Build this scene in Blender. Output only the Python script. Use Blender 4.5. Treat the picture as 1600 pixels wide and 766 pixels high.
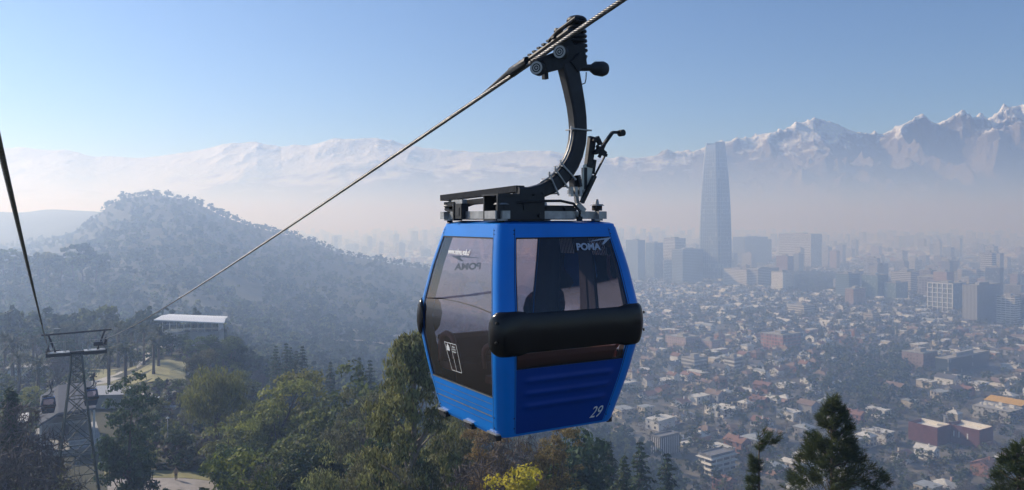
import bpy, math, random
import numpy as np
from mathutils import Vector, Matrix
R = math.radians
random.seed(7)
SC = bpy.context.scene
COL = SC.collection
for o in list(bpy.data.objects): bpy.data.objects.remove(o)
# ------------------------------------------------------------ camera, sky, sun, exposure
CZ = 135.0                       # camera height above the city plain
F = 1232.0                       # focal length in photograph pixels (1600 wide)
cam = bpy.data.cameras.new('camera'); camo = bpy.data.objects.new('camera', cam); COL.objects.link(camo)
camo.location = (0, 0, CZ); camo.rotation_euler = (R(90), 0, 0)
cam.sensor_width = 36; cam.lens = F / 1600 * 36; cam.shift_y = -38 / 1600
cam.clip_start = 0.1; cam.clip_end = 80000
SC.camera = camo
SUN_AZ, SUN_EL = -61.0, 31.0     # azimuth from the view direction (+Y), minus = towards -X
w = bpy.data.worlds.new('World'); SC.world = w; w.use_nodes = True
nt = w.node_tree; bg = nt.nodes['Background']
sky = nt.nodes.new('ShaderNodeTexSky'); sky.sky_type = 'NISHITA'; sky.sun_disc = False
sky.sun_elevation = R(SUN_EL); sky.sun_rotation = R(SUN_AZ)
sky.air_density = 0.8; sky.dust_density = 0.0; sky.ozone_density = 8.0; sky.altitude = 700
nt.links.new(sky.outputs[0], bg.inputs[0]); bg.inputs[1].default_value = 0.12
sd = Vector((math.sin(R(SUN_AZ)) * math.cos(R(SUN_EL)), math.cos(R(SUN_AZ)) * math.cos(R(SUN_EL)), math.sin(R(SUN_EL))))
sl = bpy.data.lights.new('sun', 'SUN'); sl.energy = 4.6; sl.angle = R(0.53); sl.color = (1.0, 0.93, 0.85)
so = bpy.data.objects.new('sun', sl); COL.objects.link(so); so.rotation_euler = sd.to_track_quat('Z', 'Y').to_euler(); so.location = (-200, 50, 400)
SC.view_settings.view_transform = 'Standard'; SC.view_settings.look = 'None'
SC.view_settings.exposure = 0.14; SC.view_settings.gamma = 1.0; SC.view_settings.use_curve_mapping = False
SC.render.engine = 'CYCLES'
cy = SC.cycles
cy.max_bounces = 6; cy.diffuse_bounces = 2; cy.glossy_bounces = 2; cy.transmission_bounces = 2
cy.transparent_max_bounces = 12; cy.volume_bounces = 2; cy.use_denoising = True
cy.caustics_reflective = False; cy.caustics_refractive = False; cy.sample_clamp_indirect = 4
HAZE_DENSITY = 0.00092; HAZE_G = 0.45; HAZE_COL = (0.45, 0.62, 0.95); HAZE_ABS = (1, .88, .04)

def P(px, py, d):                # a point the photograph shows at (px, py), d metres ahead
    return Vector(((px - 800) / F * d, d, CZ + (345 - py) / F * d))
def proj(v):
    return 800 + F * v[0] / v[1], 345 - F * (v[2] - CZ) / v[1]

# ------------------------------------------------------------ helpers
def tag(o, label=None, cat=None, group=None, kind=None):
    if label: o['label'] = label
    if cat: o['category'] = cat
    if group: o['group'] = group
    if kind: o['kind'] = kind
    return o
def empty(name, loc=(0, 0, 0), rz=0.0, label=None, cat=None, group=None):
    o = bpy.data.objects.new(name, None); COL.objects.link(o); o.location = loc; o.rotation_euler = (0, 0, rz)
    o.empty_display_size = 0.2
    return tag(o, label, cat, group)
def copy_tree(o, parent=None):
    c = o.copy(); COL.objects.link(c); c.parent = parent
    for ch in KIDS.get(o.name, []):
        k = copy_tree(ch, c); KIDS.setdefault(c.name, []).append(k)
    return c
KIDS = {}
class MB:
    """collects faces, then builds ONE mesh"""
    def __init__(s): s.v = []; s.f = []; s.n = 0
    def add(s, V, Fs, mi=0):
        V = np.asarray(V, dtype=np.float64).reshape(-1, 3)
        if isinstance(Fs, np.ndarray): s.f.append((Fs + s.n, mi))
        else:
            for k in (3, 4):
                q = [f for f in Fs if len(f) == k]
                if q: s.f.append((np.array(q) + s.n, mi))
            for f in Fs:
                if len(f) > 4: s.f.append((np.array([f]) + s.n, mi))
        s.v.append(V); s.n += len(V); return s
    def box(s, c, size, M=None, mi=0, taper=1.0):
        x, y, z = [a / 2 for a in size]; t = taper
        V = np.array([(-x, -y, -z), (x, -y, -z), (x, y, -z), (-x, y, -z), (-x * t, -y * t, z), (x * t, -y * t, z), (x * t, y * t, z), (-x * t, y * t, z)])
        if M is not None: V = V @ np.array(M.to_3x3()).T
        return s.add(V + np.array(c), [(0, 3, 2, 1), (4, 5, 6, 7), (0, 1, 5, 4), (1, 2, 6, 5), (2, 3, 7, 6), (3, 0, 4, 7)], mi)
    def bbox(s, x0, x1, y0, y1, z0, z1, mi=0):
        return s.box(((x0 + x1) / 2, (y0 + y1) / 2, (z0 + z1) / 2), (x1 - x0, y1 - y0, z1 - z0), None, mi)
    def bar(s, a, b, wd, ht=None, up=(0, 0, 1), mi=0, taper=1.0):
        a = Vector(a); b = Vector(b); d = b - a; L = d.length
        if L < 1e-6: return s
        z = d / L; u = Vector(up)
        if abs(z.dot(u)) > 0.98: u = Vector((0, 1, 0))
        x = u.cross(z).normalized(); y = z.cross(x)
        M = Matrix((x, y, z)).transposed()
        return s.box((a + b) / 2, (wd, ht or wd, L), M, mi, taper)
    def tube(s, pts, rad, n=8, caps=True, mi=0):
        pts = [Vector(p) for p in pts]
        if not hasattr(rad, '__len__'): rad = [rad] * len(pts)
        V = []; up = Vector((0, 0, 1))
        d0 = (pts[1] - pts[0]).normalized()
        if abs(d0.dot(up)) > .95: up = Vector((0, 1, 0))
        x = up.cross(d0).normalized()
        for i, p in enumerate(pts):
            d = (pts[min(i + 1, len(pts) - 1)] - pts[max(i - 1, 0)]).normalized()
            x = (x - d * x.dot(d)).normalized(); y = d.cross(x)
            for k in range(n):
                a = 2 * math.pi * k / n
                V.append(p + (x * math.cos(a) + y * math.sin(a)) * rad[i])
        Fs = []
        for i in range(len(pts) - 1):
            for k in range(n):
                k2 = (k + 1) % n
                Fs.append((i * n + k, i * n + k2, (i + 1) * n + k2, (i + 1) * n + k))
        if caps:
            Fs.append(tuple(range(n - 1, -1, -1))); Fs.append(tuple(range((len(pts) - 1) * n, len(pts) * n)))
        return s.add([tuple(v) for v in V], Fs, mi)
    def cyl(s, a, b, r, r2=None, n=16, mi=0):
        return s.tube([a, b], [r, r if r2 is None else r2], n, True, mi)
    def grid(s, rows, mi=0, flip=False):
        """rows: list of equal-length point lists"""
        m = len(rows[0]); V = [tuple(p) for r in rows for p in r]; Fs = []
        for i in range(len(rows) - 1):
            for j in range(m - 1):
                q = (i * m + j, i * m + j + 1, (i + 1) * m + j + 1, (i + 1) * m + j)
                Fs.append(q[::-1] if flip else q)
        return s.add(V, Fs, mi)
    def build(s, name, mat, parent=None, smooth=False, uv=False, angle=None):
        me = bpy.data.meshes.new(name)
        V = np.concatenate(s.v) if s.v else np.zeros((0, 3))
        me.vertices.add(len(V)); me.vertices.foreach_set('co', V.astype(np.float32).ravel())
        ls = np.concatenate([f.ravel() for f, _ in s.f]); cnt = np.concatenate([np.full(len(f), f.shape[1]) for f, _ in s.f])
        me.loops.add(len(ls)); me.loops.foreach_set('vertex_index', ls.astype(np.int32))
        st = np.concatenate([[0], np.cumsum(cnt)[:-1]])
        me.polygons.add(len(cnt)); me.polygons.foreach_set('loop_start', st.astype(np.int32)); me.polygons.foreach_set('loop_total', cnt.astype(np.int32))
        me.polygons.foreach_set('material_index', np.concatenate([np.full(len(f), m) for f, m in s.f]).astype(np.int32))
        me.update(calc_edges=True)
        me.polygons.foreach_set('use_smooth', np.full(len(cnt), bool(smooth)))
        if uv:
            nr = np.zeros(len(cnt) * 3, dtype=np.float32); me.polygons.foreach_get('normal', nr); nr = nr.reshape(-1, 3)
            N = np.repeat(nr, cnt, axis=0); p = V[ls]
            u = -p[:, 0] * N[:, 1] + p[:, 1] * N[:, 0]
            UV = np.stack([u, p[:, 2]], 1)
            l = me.uv_layers.new(name='UVMap'); l.data.foreach_set('uv', UV.astype(np.float32).ravel())
        for m in (mat if isinstance(mat, (list, tuple)) else [mat]): me.materials.append(m)
        if angle:
            me.set_sharp_from_angle(angle=R(angle))
        o = bpy.data.objects.new(name, me); COL.objects.link(o)
        if parent is not None:
            o.parent = parent; KIDS.setdefault(parent.name, []).append(o)
        return o

# ------------------------------------------------------------ materials
def mat(name, col, rough=0.6, metal=0.0, spec=0.5, var=0.0, scale=5.0, bump=0.0, rnd=0.0, coat=0.0, coords='Object', dirt=None, trans=0.0, island=0.0, huejit=0.0):
    m = bpy.data.materials.new(name); m.use_nodes = True; t = m.node_tree; b = t.nodes['Principled BSDF']
    b.inputs['Base Color'].default_value = (*col, 1); b.inputs['Roughness'].default_value = rough; b.inputs['Metallic'].default_value = metal
    b.inputs['Specular IOR Level'].default_value = spec
    if coat: b.inputs['Coat Weight'].default_value = coat; b.inputs['Coat Roughness'].default_value = 0.08
    N = t.nodes.new; L = t.links.new
    last = None
    if var or dirt or bump:
        tc = N('ShaderNodeTexCoord'); nz = N('ShaderNodeTexNoise'); nz.inputs['Scale'].default_value = scale; nz.inputs['Detail'].default_value = 6
        L(tc.outputs[coords], nz.inputs['Vector'])
    if var or dirt:
        cr = N('ShaderNodeValToRGB'); e = cr.color_ramp.elements
        d = dirt or tuple(c * (1 - var) for c in col); u = tuple(min(1, c * (1 + var)) for c in col)
        e[0].position = 0.3; e[0].color = (*d, 1); e[1].position = 0.7; e[1].color = (*u, 1)
        L(nz.outputs['Fac'], cr.inputs[0]); last = cr.outputs[0]
    if rnd or island or huejit:
        hs = N('ShaderNodeHueSaturation')
        if last is None: hs.inputs['Color'].default_value = (*col, 1)
        else: L(last, hs.inputs['Color'])
        val = None
        if rnd:
            oi = N('ShaderNodeObjectInfo'); mr = N('ShaderNodeMapRange'); L(oi.outputs['Random'], mr.inputs[0])
            mr.inputs[3].default_value = 1 - rnd; mr.inputs[4].default_value = 1 + rnd; val = mr.outputs[0]
            if huejit:
                m2 = N('ShaderNodeMapRange'); ml = N('ShaderNodeMath'); ml.operation = 'FRACT'; mm = N('ShaderNodeMath'); mm.operation = 'MULTIPLY'; mm.inputs[1].default_value = 7.31
                L(oi.outputs['Random'], mm.inputs[0]); L(mm.outputs[0], ml.inputs[0]); L(ml.outputs[0], m2.inputs[0])
                m2.inputs[3].default_value = 0.5 - huejit; m2.inputs[4].default_value = 0.5 + huejit; L(m2.outputs[0], hs.inputs['Hue'])
        if island:
            ge = N('ShaderNodeNewGeometry'); mr = N('ShaderNodeMapRange'); L(ge.outputs['Random Per Island'], mr.inputs[0])
            mr.inputs[3].default_value = 1 - island; mr.inputs[4].default_value = 1 + island
            if val:
                mm = N('ShaderNodeMath'); mm.operation = 'MULTIPLY'; L(val, mm.inputs[0]); L(mr.outputs[0], mm.inputs[1]); val = mm.outputs[0]
            else: val = mr.outputs[0]
        if val: L(val, hs.inputs['Value'])
        last = hs.outputs[0]
    if last is not None: L(last, b.inputs['Base Color'])
    if bump:
        bp = N('ShaderNodeBump'); bp.inputs['Strength'].default_value = bump; bp.inputs['Distance'].default_value = 0.02
        L(nz.outputs['Fac'], bp.inputs['Height']); L(bp.outputs[0], b.inputs['Normal'])
    if trans:
        tr = N('ShaderNodeBsdfTranslucent'); mx = N('ShaderNodeMixShader'); mx.inputs[0].default_value = trans
        if last is not None: L(last, tr.inputs[0])
        else: tr.inputs[0].default_value = (*col, 1)
        L(b.outputs[0], mx.inputs[1]); L(tr.outputs[0], mx.inputs[2]); L(mx.outputs[0], t.nodes['Material Output'].inputs[0])
    return m
def glass(name, tint, refl=0.06, rough=0.02):
    m = bpy.data.materials.new(name); m.use_nodes = True; t = m.node_tree; t.nodes.remove(t.nodes['Principled BSDF'])
    N = t.nodes.new; L = t.links.new
    tr = N('ShaderNodeBsdfTransparent'); tr.inputs[0].default_value = (*tint, 1)
    gl = N('ShaderNodeBsdfGlossy'); gl.inputs['Roughness'].default_value = rough; gl.inputs['Color'].default_value = (.9, .9, .95, 1)
    fr = N('ShaderNodeFresnel'); fr.inputs[0].default_value = 1.5
    mp = N('ShaderNodeMath'); mp.operation = 'MULTIPLY'; mp.inputs[1].default_value = refl / 0.04; L(fr.outputs[0], mp.inputs[0])
    mx = N('ShaderNodeMixShader'); L(mp.outputs[0], mx.inputs[0]); L(tr.outputs[0], mx.inputs[1]); L(gl.outputs[0], mx.inputs[2])
    L(mx.outputs[0], t.nodes['Material Output'].inputs[0]); return m
def facade(name, wall, glasscol, bay=3.0, floor=3.2, wx=0.6, wz=0.5, rough=0.42, blinds=0.25, rnd=0.0, z0=0.0):
    m = bpy.data.materials.new(name); m.use_nodes = True; t = m.node_tree; b = t.nodes['Principled BSDF']
    N = t.nodes.new; L = t.links.new
    def M(op, a, c=None, d=None):
        n = N('ShaderNodeMath'); n.operation = op
        for i, v in enumerate((a, c, d)):
            if v is None: continue
            if isinstance(v, (int, float)): n.inputs[i].default_value = v
            else: L(v, n.inputs[i])
        return n.outputs[0]
    uv = N('ShaderNodeUVMap'); sp = N('ShaderNodeSeparateXYZ'); L(uv.outputs[0], sp.inputs[0])
    u = M('DIVIDE', sp.outputs[0], bay); v = M('DIVIDE', M('ADD', sp.outputs[1], z0), floor)
    fu = M('ABSOLUTE', M('SUBTRACT', M('FRACT', u), .5)); fv = M('ABSOLUTE', M('SUBTRACT', M('FRACT', v), .5))
    mask = M('MULTIPLY', M('LESS_THAN', fu, wx / 2), M('LESS_THAN', fv, wz / 2))
    cb = N('ShaderNodeCombineXYZ'); L(M('FLOOR', u), cb.inputs[0]); L(M('FLOOR', v), cb.inputs[1])
    wn = N('ShaderNodeTexWhiteNoise'); wn.noise_dimensions = '3D'; L(cb.outputs[0], wn.inputs[0])
    gc = N('ShaderNodeMixRGB'); gc.inputs[1].default_value = (*glasscol, 1); gc.inputs[2].default_value = (.42, .42, .40, 1)
    L(M('MULTIPLY', M('GREATER_THAN', wn.outputs[0], 1 - blinds), .55), gc.inputs[0])
    nz = N('ShaderNodeTexNoise'); nz.inputs['Scale'].default_value = .08; L(uv.outputs[0], nz.inputs['Vector'])
    hs = N('ShaderNodeHueSaturation'); hs.inputs['Color'].default_value = (*wall, 1)
    if rnd:
        oi = N('ShaderNodeObjectInfo'); L(M('MULTIPLY', M('ADD', M('MULTIPLY', oi.outputs['Random'], 2 * rnd), 1 - rnd), M('ADD', M('MULTIPLY', nz.outputs['Fac'], .4), .8)), hs.inputs['Value'])
    else: L(M('ADD', M('MULTIPLY', nz.outputs['Fac'], .4), .8), hs.inputs['Value'])
    mc = N('ShaderNodeMixRGB'); L(mask, mc.inputs[0]); L(hs.outputs[0], mc.inputs[1]); L(gc.outputs[0], mc.inputs[2]); L(mc.outputs[0], b.inputs['Base Color'])
    mr = N('ShaderNodeMapRange'); L(mask, mr.inputs[0]); mr.inputs[3].default_value = .8; mr.inputs[4].default_value = rough; L(mr.outputs[0], b.inputs['Roughness'])
    return m
M = {}
M['blue'] = mat('blue_paint', (0.0, 0.215, 0.74), 0.33, spec=.35, coat=0.15, var=.14, scale=1.3)
M['blue_shaded'] = mat('blue_shaded_panel', (0.001, 0.050, 0.30), 0.4, spec=.2, coat=0.05, var=.08, scale=2)  # same paint as the cabin frame, end-face shade put into the colour
M['black'] = mat('black_plastic', (0.006, 0.005, 0.006), 0.25, spec=.4, bump=.05, scale=60)
M['rubber'] = mat('rubber', (0.015, 0.015, 0.015), 0.75)
M['inner'] = mat('cabin_lining', (0.035, 0.034, 0.04), 0.7)
M['seat'] = mat('seat_plastic', (0.28, 0.125, 0.105), 0.5)
M['grab'] = mat('grab_plastic', (0.55, 0.27, 0.24), 0.5)
M['steel'] = mat('galvanised_steel', (0.36, 0.36, 0.36), 0.45, metal=.6, var=.25, scale=14)
M['dsteel'] = mat('dark_steel', (0.022, 0.023, 0.027), 0.5, spec=.35, var=.3, scale=9, bump=.2)
M['castiron'] = mat('cast_iron', (0.009, 0.010, 0.012), 0.5, spec=.3, var=.3, scale=20, bump=.3)
M['rope'] = mat('rope_steel', (0.21, 0.21, 0.21), 0.36, metal=.8, dirt=(.045, .042, .04), scale=30)
M['wheel'] = mat('wheel_grey', (0.42, 0.41, 0.38), 0.5)
M['white'] = mat('white_vinyl', (0.8, 0.8, 0.8), 0.5)
M['greylogo'] = mat('grey_vinyl', (0.10, 0.10, 0.12), 0.5)
M['lightlogo'] = mat('pale_vinyl', (0.42, 0.46, 0.55), 0.5)
M['translucent'] = mat('pale_plate', (0.75, 0.72, 0.62), 0.5)
M['tint'] = glass('tinted_window', (0.71, 0.65, 0.69), 0.05)
M['bark'] = mat('bark', (0.11, 0.085, 0.065), 0.9, var=.4, scale=6, bump=.5)
M['palebark'] = mat('pale_bark', (0.24, 0.21, 0.18), 0.9, var=.3, scale=5, bump=.5)
def leafm(n, c, isl=.45, tr=.42, rnd=.22, hj=.015): return mat(n, c, 0.65, var=.3, scale=.35, trans=tr, island=isl, rnd=rnd, huejit=hj, spec=.2)
M['leaf_mid'] = leafm('leaf_mid', (0.115, 0.155, 0.048))
M['leaf_dark'] = leafm('leaf_dark', (0.052, 0.085, 0.036), tr=.3)
M['leaf_olive'] = leafm('leaf_olive', (0.160, 0.178, 0.060))
M['leaf_grey'] = leafm('leaf_grey', (0.160, 0.165, 0.095))
M['leaf_yellow'] = leafm('leaf_yellow', (0.45, 0.40, 0.045), isl=.3)
M['leaf_lime'] = leafm('leaf_lime', (0.22, 0.24, 0.06), isl=.35)
M['leaf_brown'] = leafm('leaf_brown', (0.21, 0.155, 0.065))
M['leaf_euca'] = leafm('leaf_euca', (0.185, 0.190, 0.080), isl=.6, tr=.38)
M['twig'] = mat('twig', (0.115, 0.095, 0.085), 0.9, island=.4, rnd=.2, var=.1, scale=.3)
M['needle'] = leafm('needle', (0.085, 0.110, 0.038), isl=.5, tr=.15)
M['palm'] = leafm('palm', (0.055, 0.075, 0.035), tr=.15)
M['concrete'] = mat('concrete', (0.33, 0.32, 0.30), 0.85, var=.2, scale=.6)
M['whitewall'] = mat('white_wall', (0.72, 0.71, 0.68), 0.7, var=.08, scale=.4)
M['darkglass'] = mat('dark_window', (0.025, 0.03, 0.035), 0.12)
M['roofgrey'] = mat('roof_grey', (0.19, 0.19, 0.20), 0.7, var=.25, scale=.4)
M['greenpaint'] = mat('green_grey_paint', (0.085, 0.10, 0.085), 0.6, var=.2, scale=3)

# ------------------------------------------------------------ terrain
AC = np.array([-400, 0, 100, 150, 200, 240, 300, 350, 450, 550, 650, 780, 900, 1000, 1100, 1350, 1600, 2000.])
DR = np.array([40, 75, 105, 140, 190, 250, 350, 500, 700, 950, 1200, 1600, 2200, 3000, 4000.])
T = np.array([
 [-26,-30,-32,-34,-36,-40,-55,-62,-40,-42,-40,-30, 20,-60,-135],
 [-27,-31,-33,-35,-37,-42,-58,-66,-46,-62,-60,-50, 24,-60,-135],
 [-27,-31,-33.5,-35,-37,-41,-58,-66,-48,-52,-32,-30, 32,-60,-135],
 [-27,-31,-33.8,-35,-37,-41,-60,-67,-52,-34, -3,-20, 26,-70,-135],
 [-27,-31,-34,-35,-37,-42,-60,-68,-53,-14, 31,-10, 10,-80,-135],
 [-27,-31,-34,-35,-38,-43,-61,-68,-54, -8, 39, -5, -5,-90,-135],
 [-26,-31,-34,-36,-40,-46,-62,-69,-56,-15, 24,-20,-40,-110,-135],
 [-25,-31,-34.5,-38,-44,-52,-68,-74,-62,-27,  7,-40,-80,-130,-135],
 [-24,-31,-37,-43,-52,-60,-76,-85,-80,-52,-22,-60,-110,-135,-135],
 [-23,-31,-38,-45,-56,-66,-82,-93,-92,-75,-54,-85,-130,-135,-135],
 [-22,-30,-39,-48,-60,-73,-90,-102,-104,-95,-73,-105,-135,-135,-135],
 [-22,-30,-41,-52,-66,-82,-100,-118,-125,-125,-110,-130,-135,-135,-135],
 [-23,-32,-44,-56,-72,-94,-118,-133,-135,-135,-135,-135,-135,-135,-135],
 [-26,-37,-49,-61,-80,-104,-129,-135,-135,-135,-135,-135,-135,-135,-135],
 [-30,-44,-58,-72,-92,-118,-135,-135,-135,-135,-135,-135,-135,-135,-135],
 [-36,-54,-70,-86,-108,-130,-135,-135,-135,-135,-135,-135,-135,-135,-135],
 [-40,-60,-78,-96,-120,-135,-135,-135,-135,-135,-135,-135,-135,-135,-135],
 [-44,-66,-86,-106,-128,-135,-135,-135,-135,-135,-135,-135,-135,-135,-135]])
LD = np.log(DR)
for _c in (175, 270, 320, 400):
    _i = int(np.searchsorted(AC, _c)); _f = (_c - AC[_i - 1]) / (AC[_i] - AC[_i - 1]); T = np.insert(T, _i, T[_i - 1] * (1 - _f) + T[_i] * _f, axis=0); AC = np.insert(AC, _i, _c)
for _c, _z in ((150, 0), (175, 28), (200, 35), (240, 39), (270, 37), (300, 30), (320, 21), (350, 4), (400, -12), (450, -22)): T[int(np.searchsorted(AC, _c)), 10] = _z
for _c, _a, _b in ((240, -35, -37), (270, -35, -36.5), (300, -36, -37), (320, -37, -38), (350, -41, -44)): T[int(np.searchsorted(AC, _c)), 4] = _a; T[int(np.searchsorted(AC, _c)), 5] = _b
def sm(t): return t * t * (3 - 2 * t)
def ground(x, y):
    x = np.asarray(x, dtype=float); y = np.asarray(y, dtype=float)
    d = np.sqrt(np.maximum(y, 0) ** 2 + 20 ** 2); d = np.maximum(d, 40.)
    a = np.clip(800 + F * x / d, -400, 2000); ld = np.clip(np.log(d), LD[0], LD[-1])
    i = np.clip(np.searchsorted(AC, a, 'right') - 1, 0, len(AC) - 2); j = np.clip(np.searchsorted(LD, ld, 'right') - 1, 0, len(LD) - 2)
    u = (a - AC[i]) / (AC[i + 1] - AC[i]); v = (ld - LD[j]) / (LD[j + 1] - LD[j]); u = .5 * u + .5 * sm(u); v = .35 * v + .65 * sm(v)
    z = T[i, j] * (1 - u) * (1 - v) + T[i + 1, j] * u * (1 - v) + T[i, j + 1] * (1 - u) * v + T[i + 1, j + 1] * u * v
    f = np.clip((z + 134.5) / 12, 0, 1) * np.clip((d - 180) / 500, 0, 1)
    n = 6 * np.sin(x / 61 + 1.3 * np.sin(y / 83)) * np.sin(y / 71 + x / 140) + 2.5 * np.sin(x / 23 + y / 31)
    f2 = f * (1 - .75 * np.clip((d - 1050) / 100, 0, 1) * np.clip((1500 - d) / 200, 0, 1))
    return np.maximum(z + n * f2 * .8, -135) + CZ
def gz(x, y): return float(ground(x, y))
def axis(stops):
    out = []
    for a, b, s in stops: out += list(np.arange(a, b, s))
    out.append(stops[-1][1]); return np.array(out)
xs = axis([(-12500, -3000, 900), (-3000, -1400, 80), (-1400, -300, 20), (-300, 120, 5), (120, 500, 15), (500, 3000, 250), (3000, 12500, 900)])
ys = axis([(-600, 0, 60), (0, 40, 10), (40, 400, 5), (400, 1700, 18), (1700, 3200, 50), (3200, 4200, 200), (4200, 12500, 900)])
gx, gy = np.meshgrid(xs, ys); gzv = ground(gx, gy); nx, ny = len(xs), len(ys)
V = np.stack([gx.ravel(), gy.ravel(), gzv.ravel()], 1)
ii, jj = np.meshgrid(np.arange(nx - 1), np.arange(ny - 1)); k = (jj * nx + ii).ravel()
g = MB(); g.add(V, np.stack([k, k + 1, k + 1 + nx, k + nx], 1))
def ground_mat():
    m = bpy.data.materials.new('ground'); m.use_nodes = True; t = m.node_tree; b = t.nodes['Principled BSDF']; b.inputs['Roughness'].default_value = .95
    N = t.nodes.new; L = t.links.new
    tc = N('ShaderNodeNewGeometry'); sp = N('ShaderNodeSeparateXYZ'); L(tc.outputs['Position'], sp.inputs[0])
    def noise(s, d=6):
        n = N('ShaderNodeTexNoise'); n.inputs['Scale'].default_value = s; n.inputs['Detail'].default_value = d; L(tc.outputs['Position'], n.inputs['Vector']); return n
    def ramp(n, cols):
        r = N('ShaderNodeValToRGB'); e = r.color_ramp.elements
        while len(e) < len(cols): e.new(.5)
        for q, (p, c) in zip(e, cols): q.position = p; q.color = (*c, 1)
        L(n, r.inputs[0]); return r.outputs[0]
    hill = ramp(noise(.05).outputs['Fac'], [(.3, (.03, .035, .018)), (.5, (.045, .048, .025)), (.68, (.07, .065, .04)), (.8, (.14, .12, .08))])
    city = ramp(noise(.03, 9).outputs['Fac'], [(.3, (.05, .055, .035)), (.45, (.10, .095, .075)), (.6, (.17, .16, .14)), (.72, (.24, .22, .19))])
    mr = N('ShaderNodeMapRange'); L(sp.outputs[2], mr.inputs[0]); mr.inputs[1].default_value = .5; mr.inputs[2].default_value = 6
    mx = N('ShaderNodeMixRGB'); L(mr.outputs[0], mx.inputs[0]); L(city, mx.inputs[1]); L(hill, mx.inputs[2]); L(mx.outputs[0], b.inputs['Base Color'])
    return m
tag(g.build('ground', ground_mat(), smooth=True), kind='structure')

# haze box
hb = MB().bbox(-12700, 12700, -700, 12700, -1, CZ + 176)
hz = hb.build('haze', None) if False else None
me_m = bpy.data.materials.new('haze_air'); me_m.use_nodes = True; t = me_m.node_tree; t.nodes.remove(t.nodes['Principled BSDF'])
pv = t.nodes.new('ShaderNodeVolumePrincipled'); pv.inputs['Density'].default_value = HAZE_DENSITY; pv.inputs['Anisotropy'].default_value = HAZE_G
pv.inputs['Color'].default_value = (*HAZE_COL, 1); pv.inputs['Absorption Color'].default_value = (*HAZE_ABS, 1); t.links.new(pv.outputs[0], t.nodes['Material Output'].inputs['Volume'])
tag(hb.build('haze', me_m), kind='stuff', label='pale smog lying over the city and the hills', cat='haze')

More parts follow.
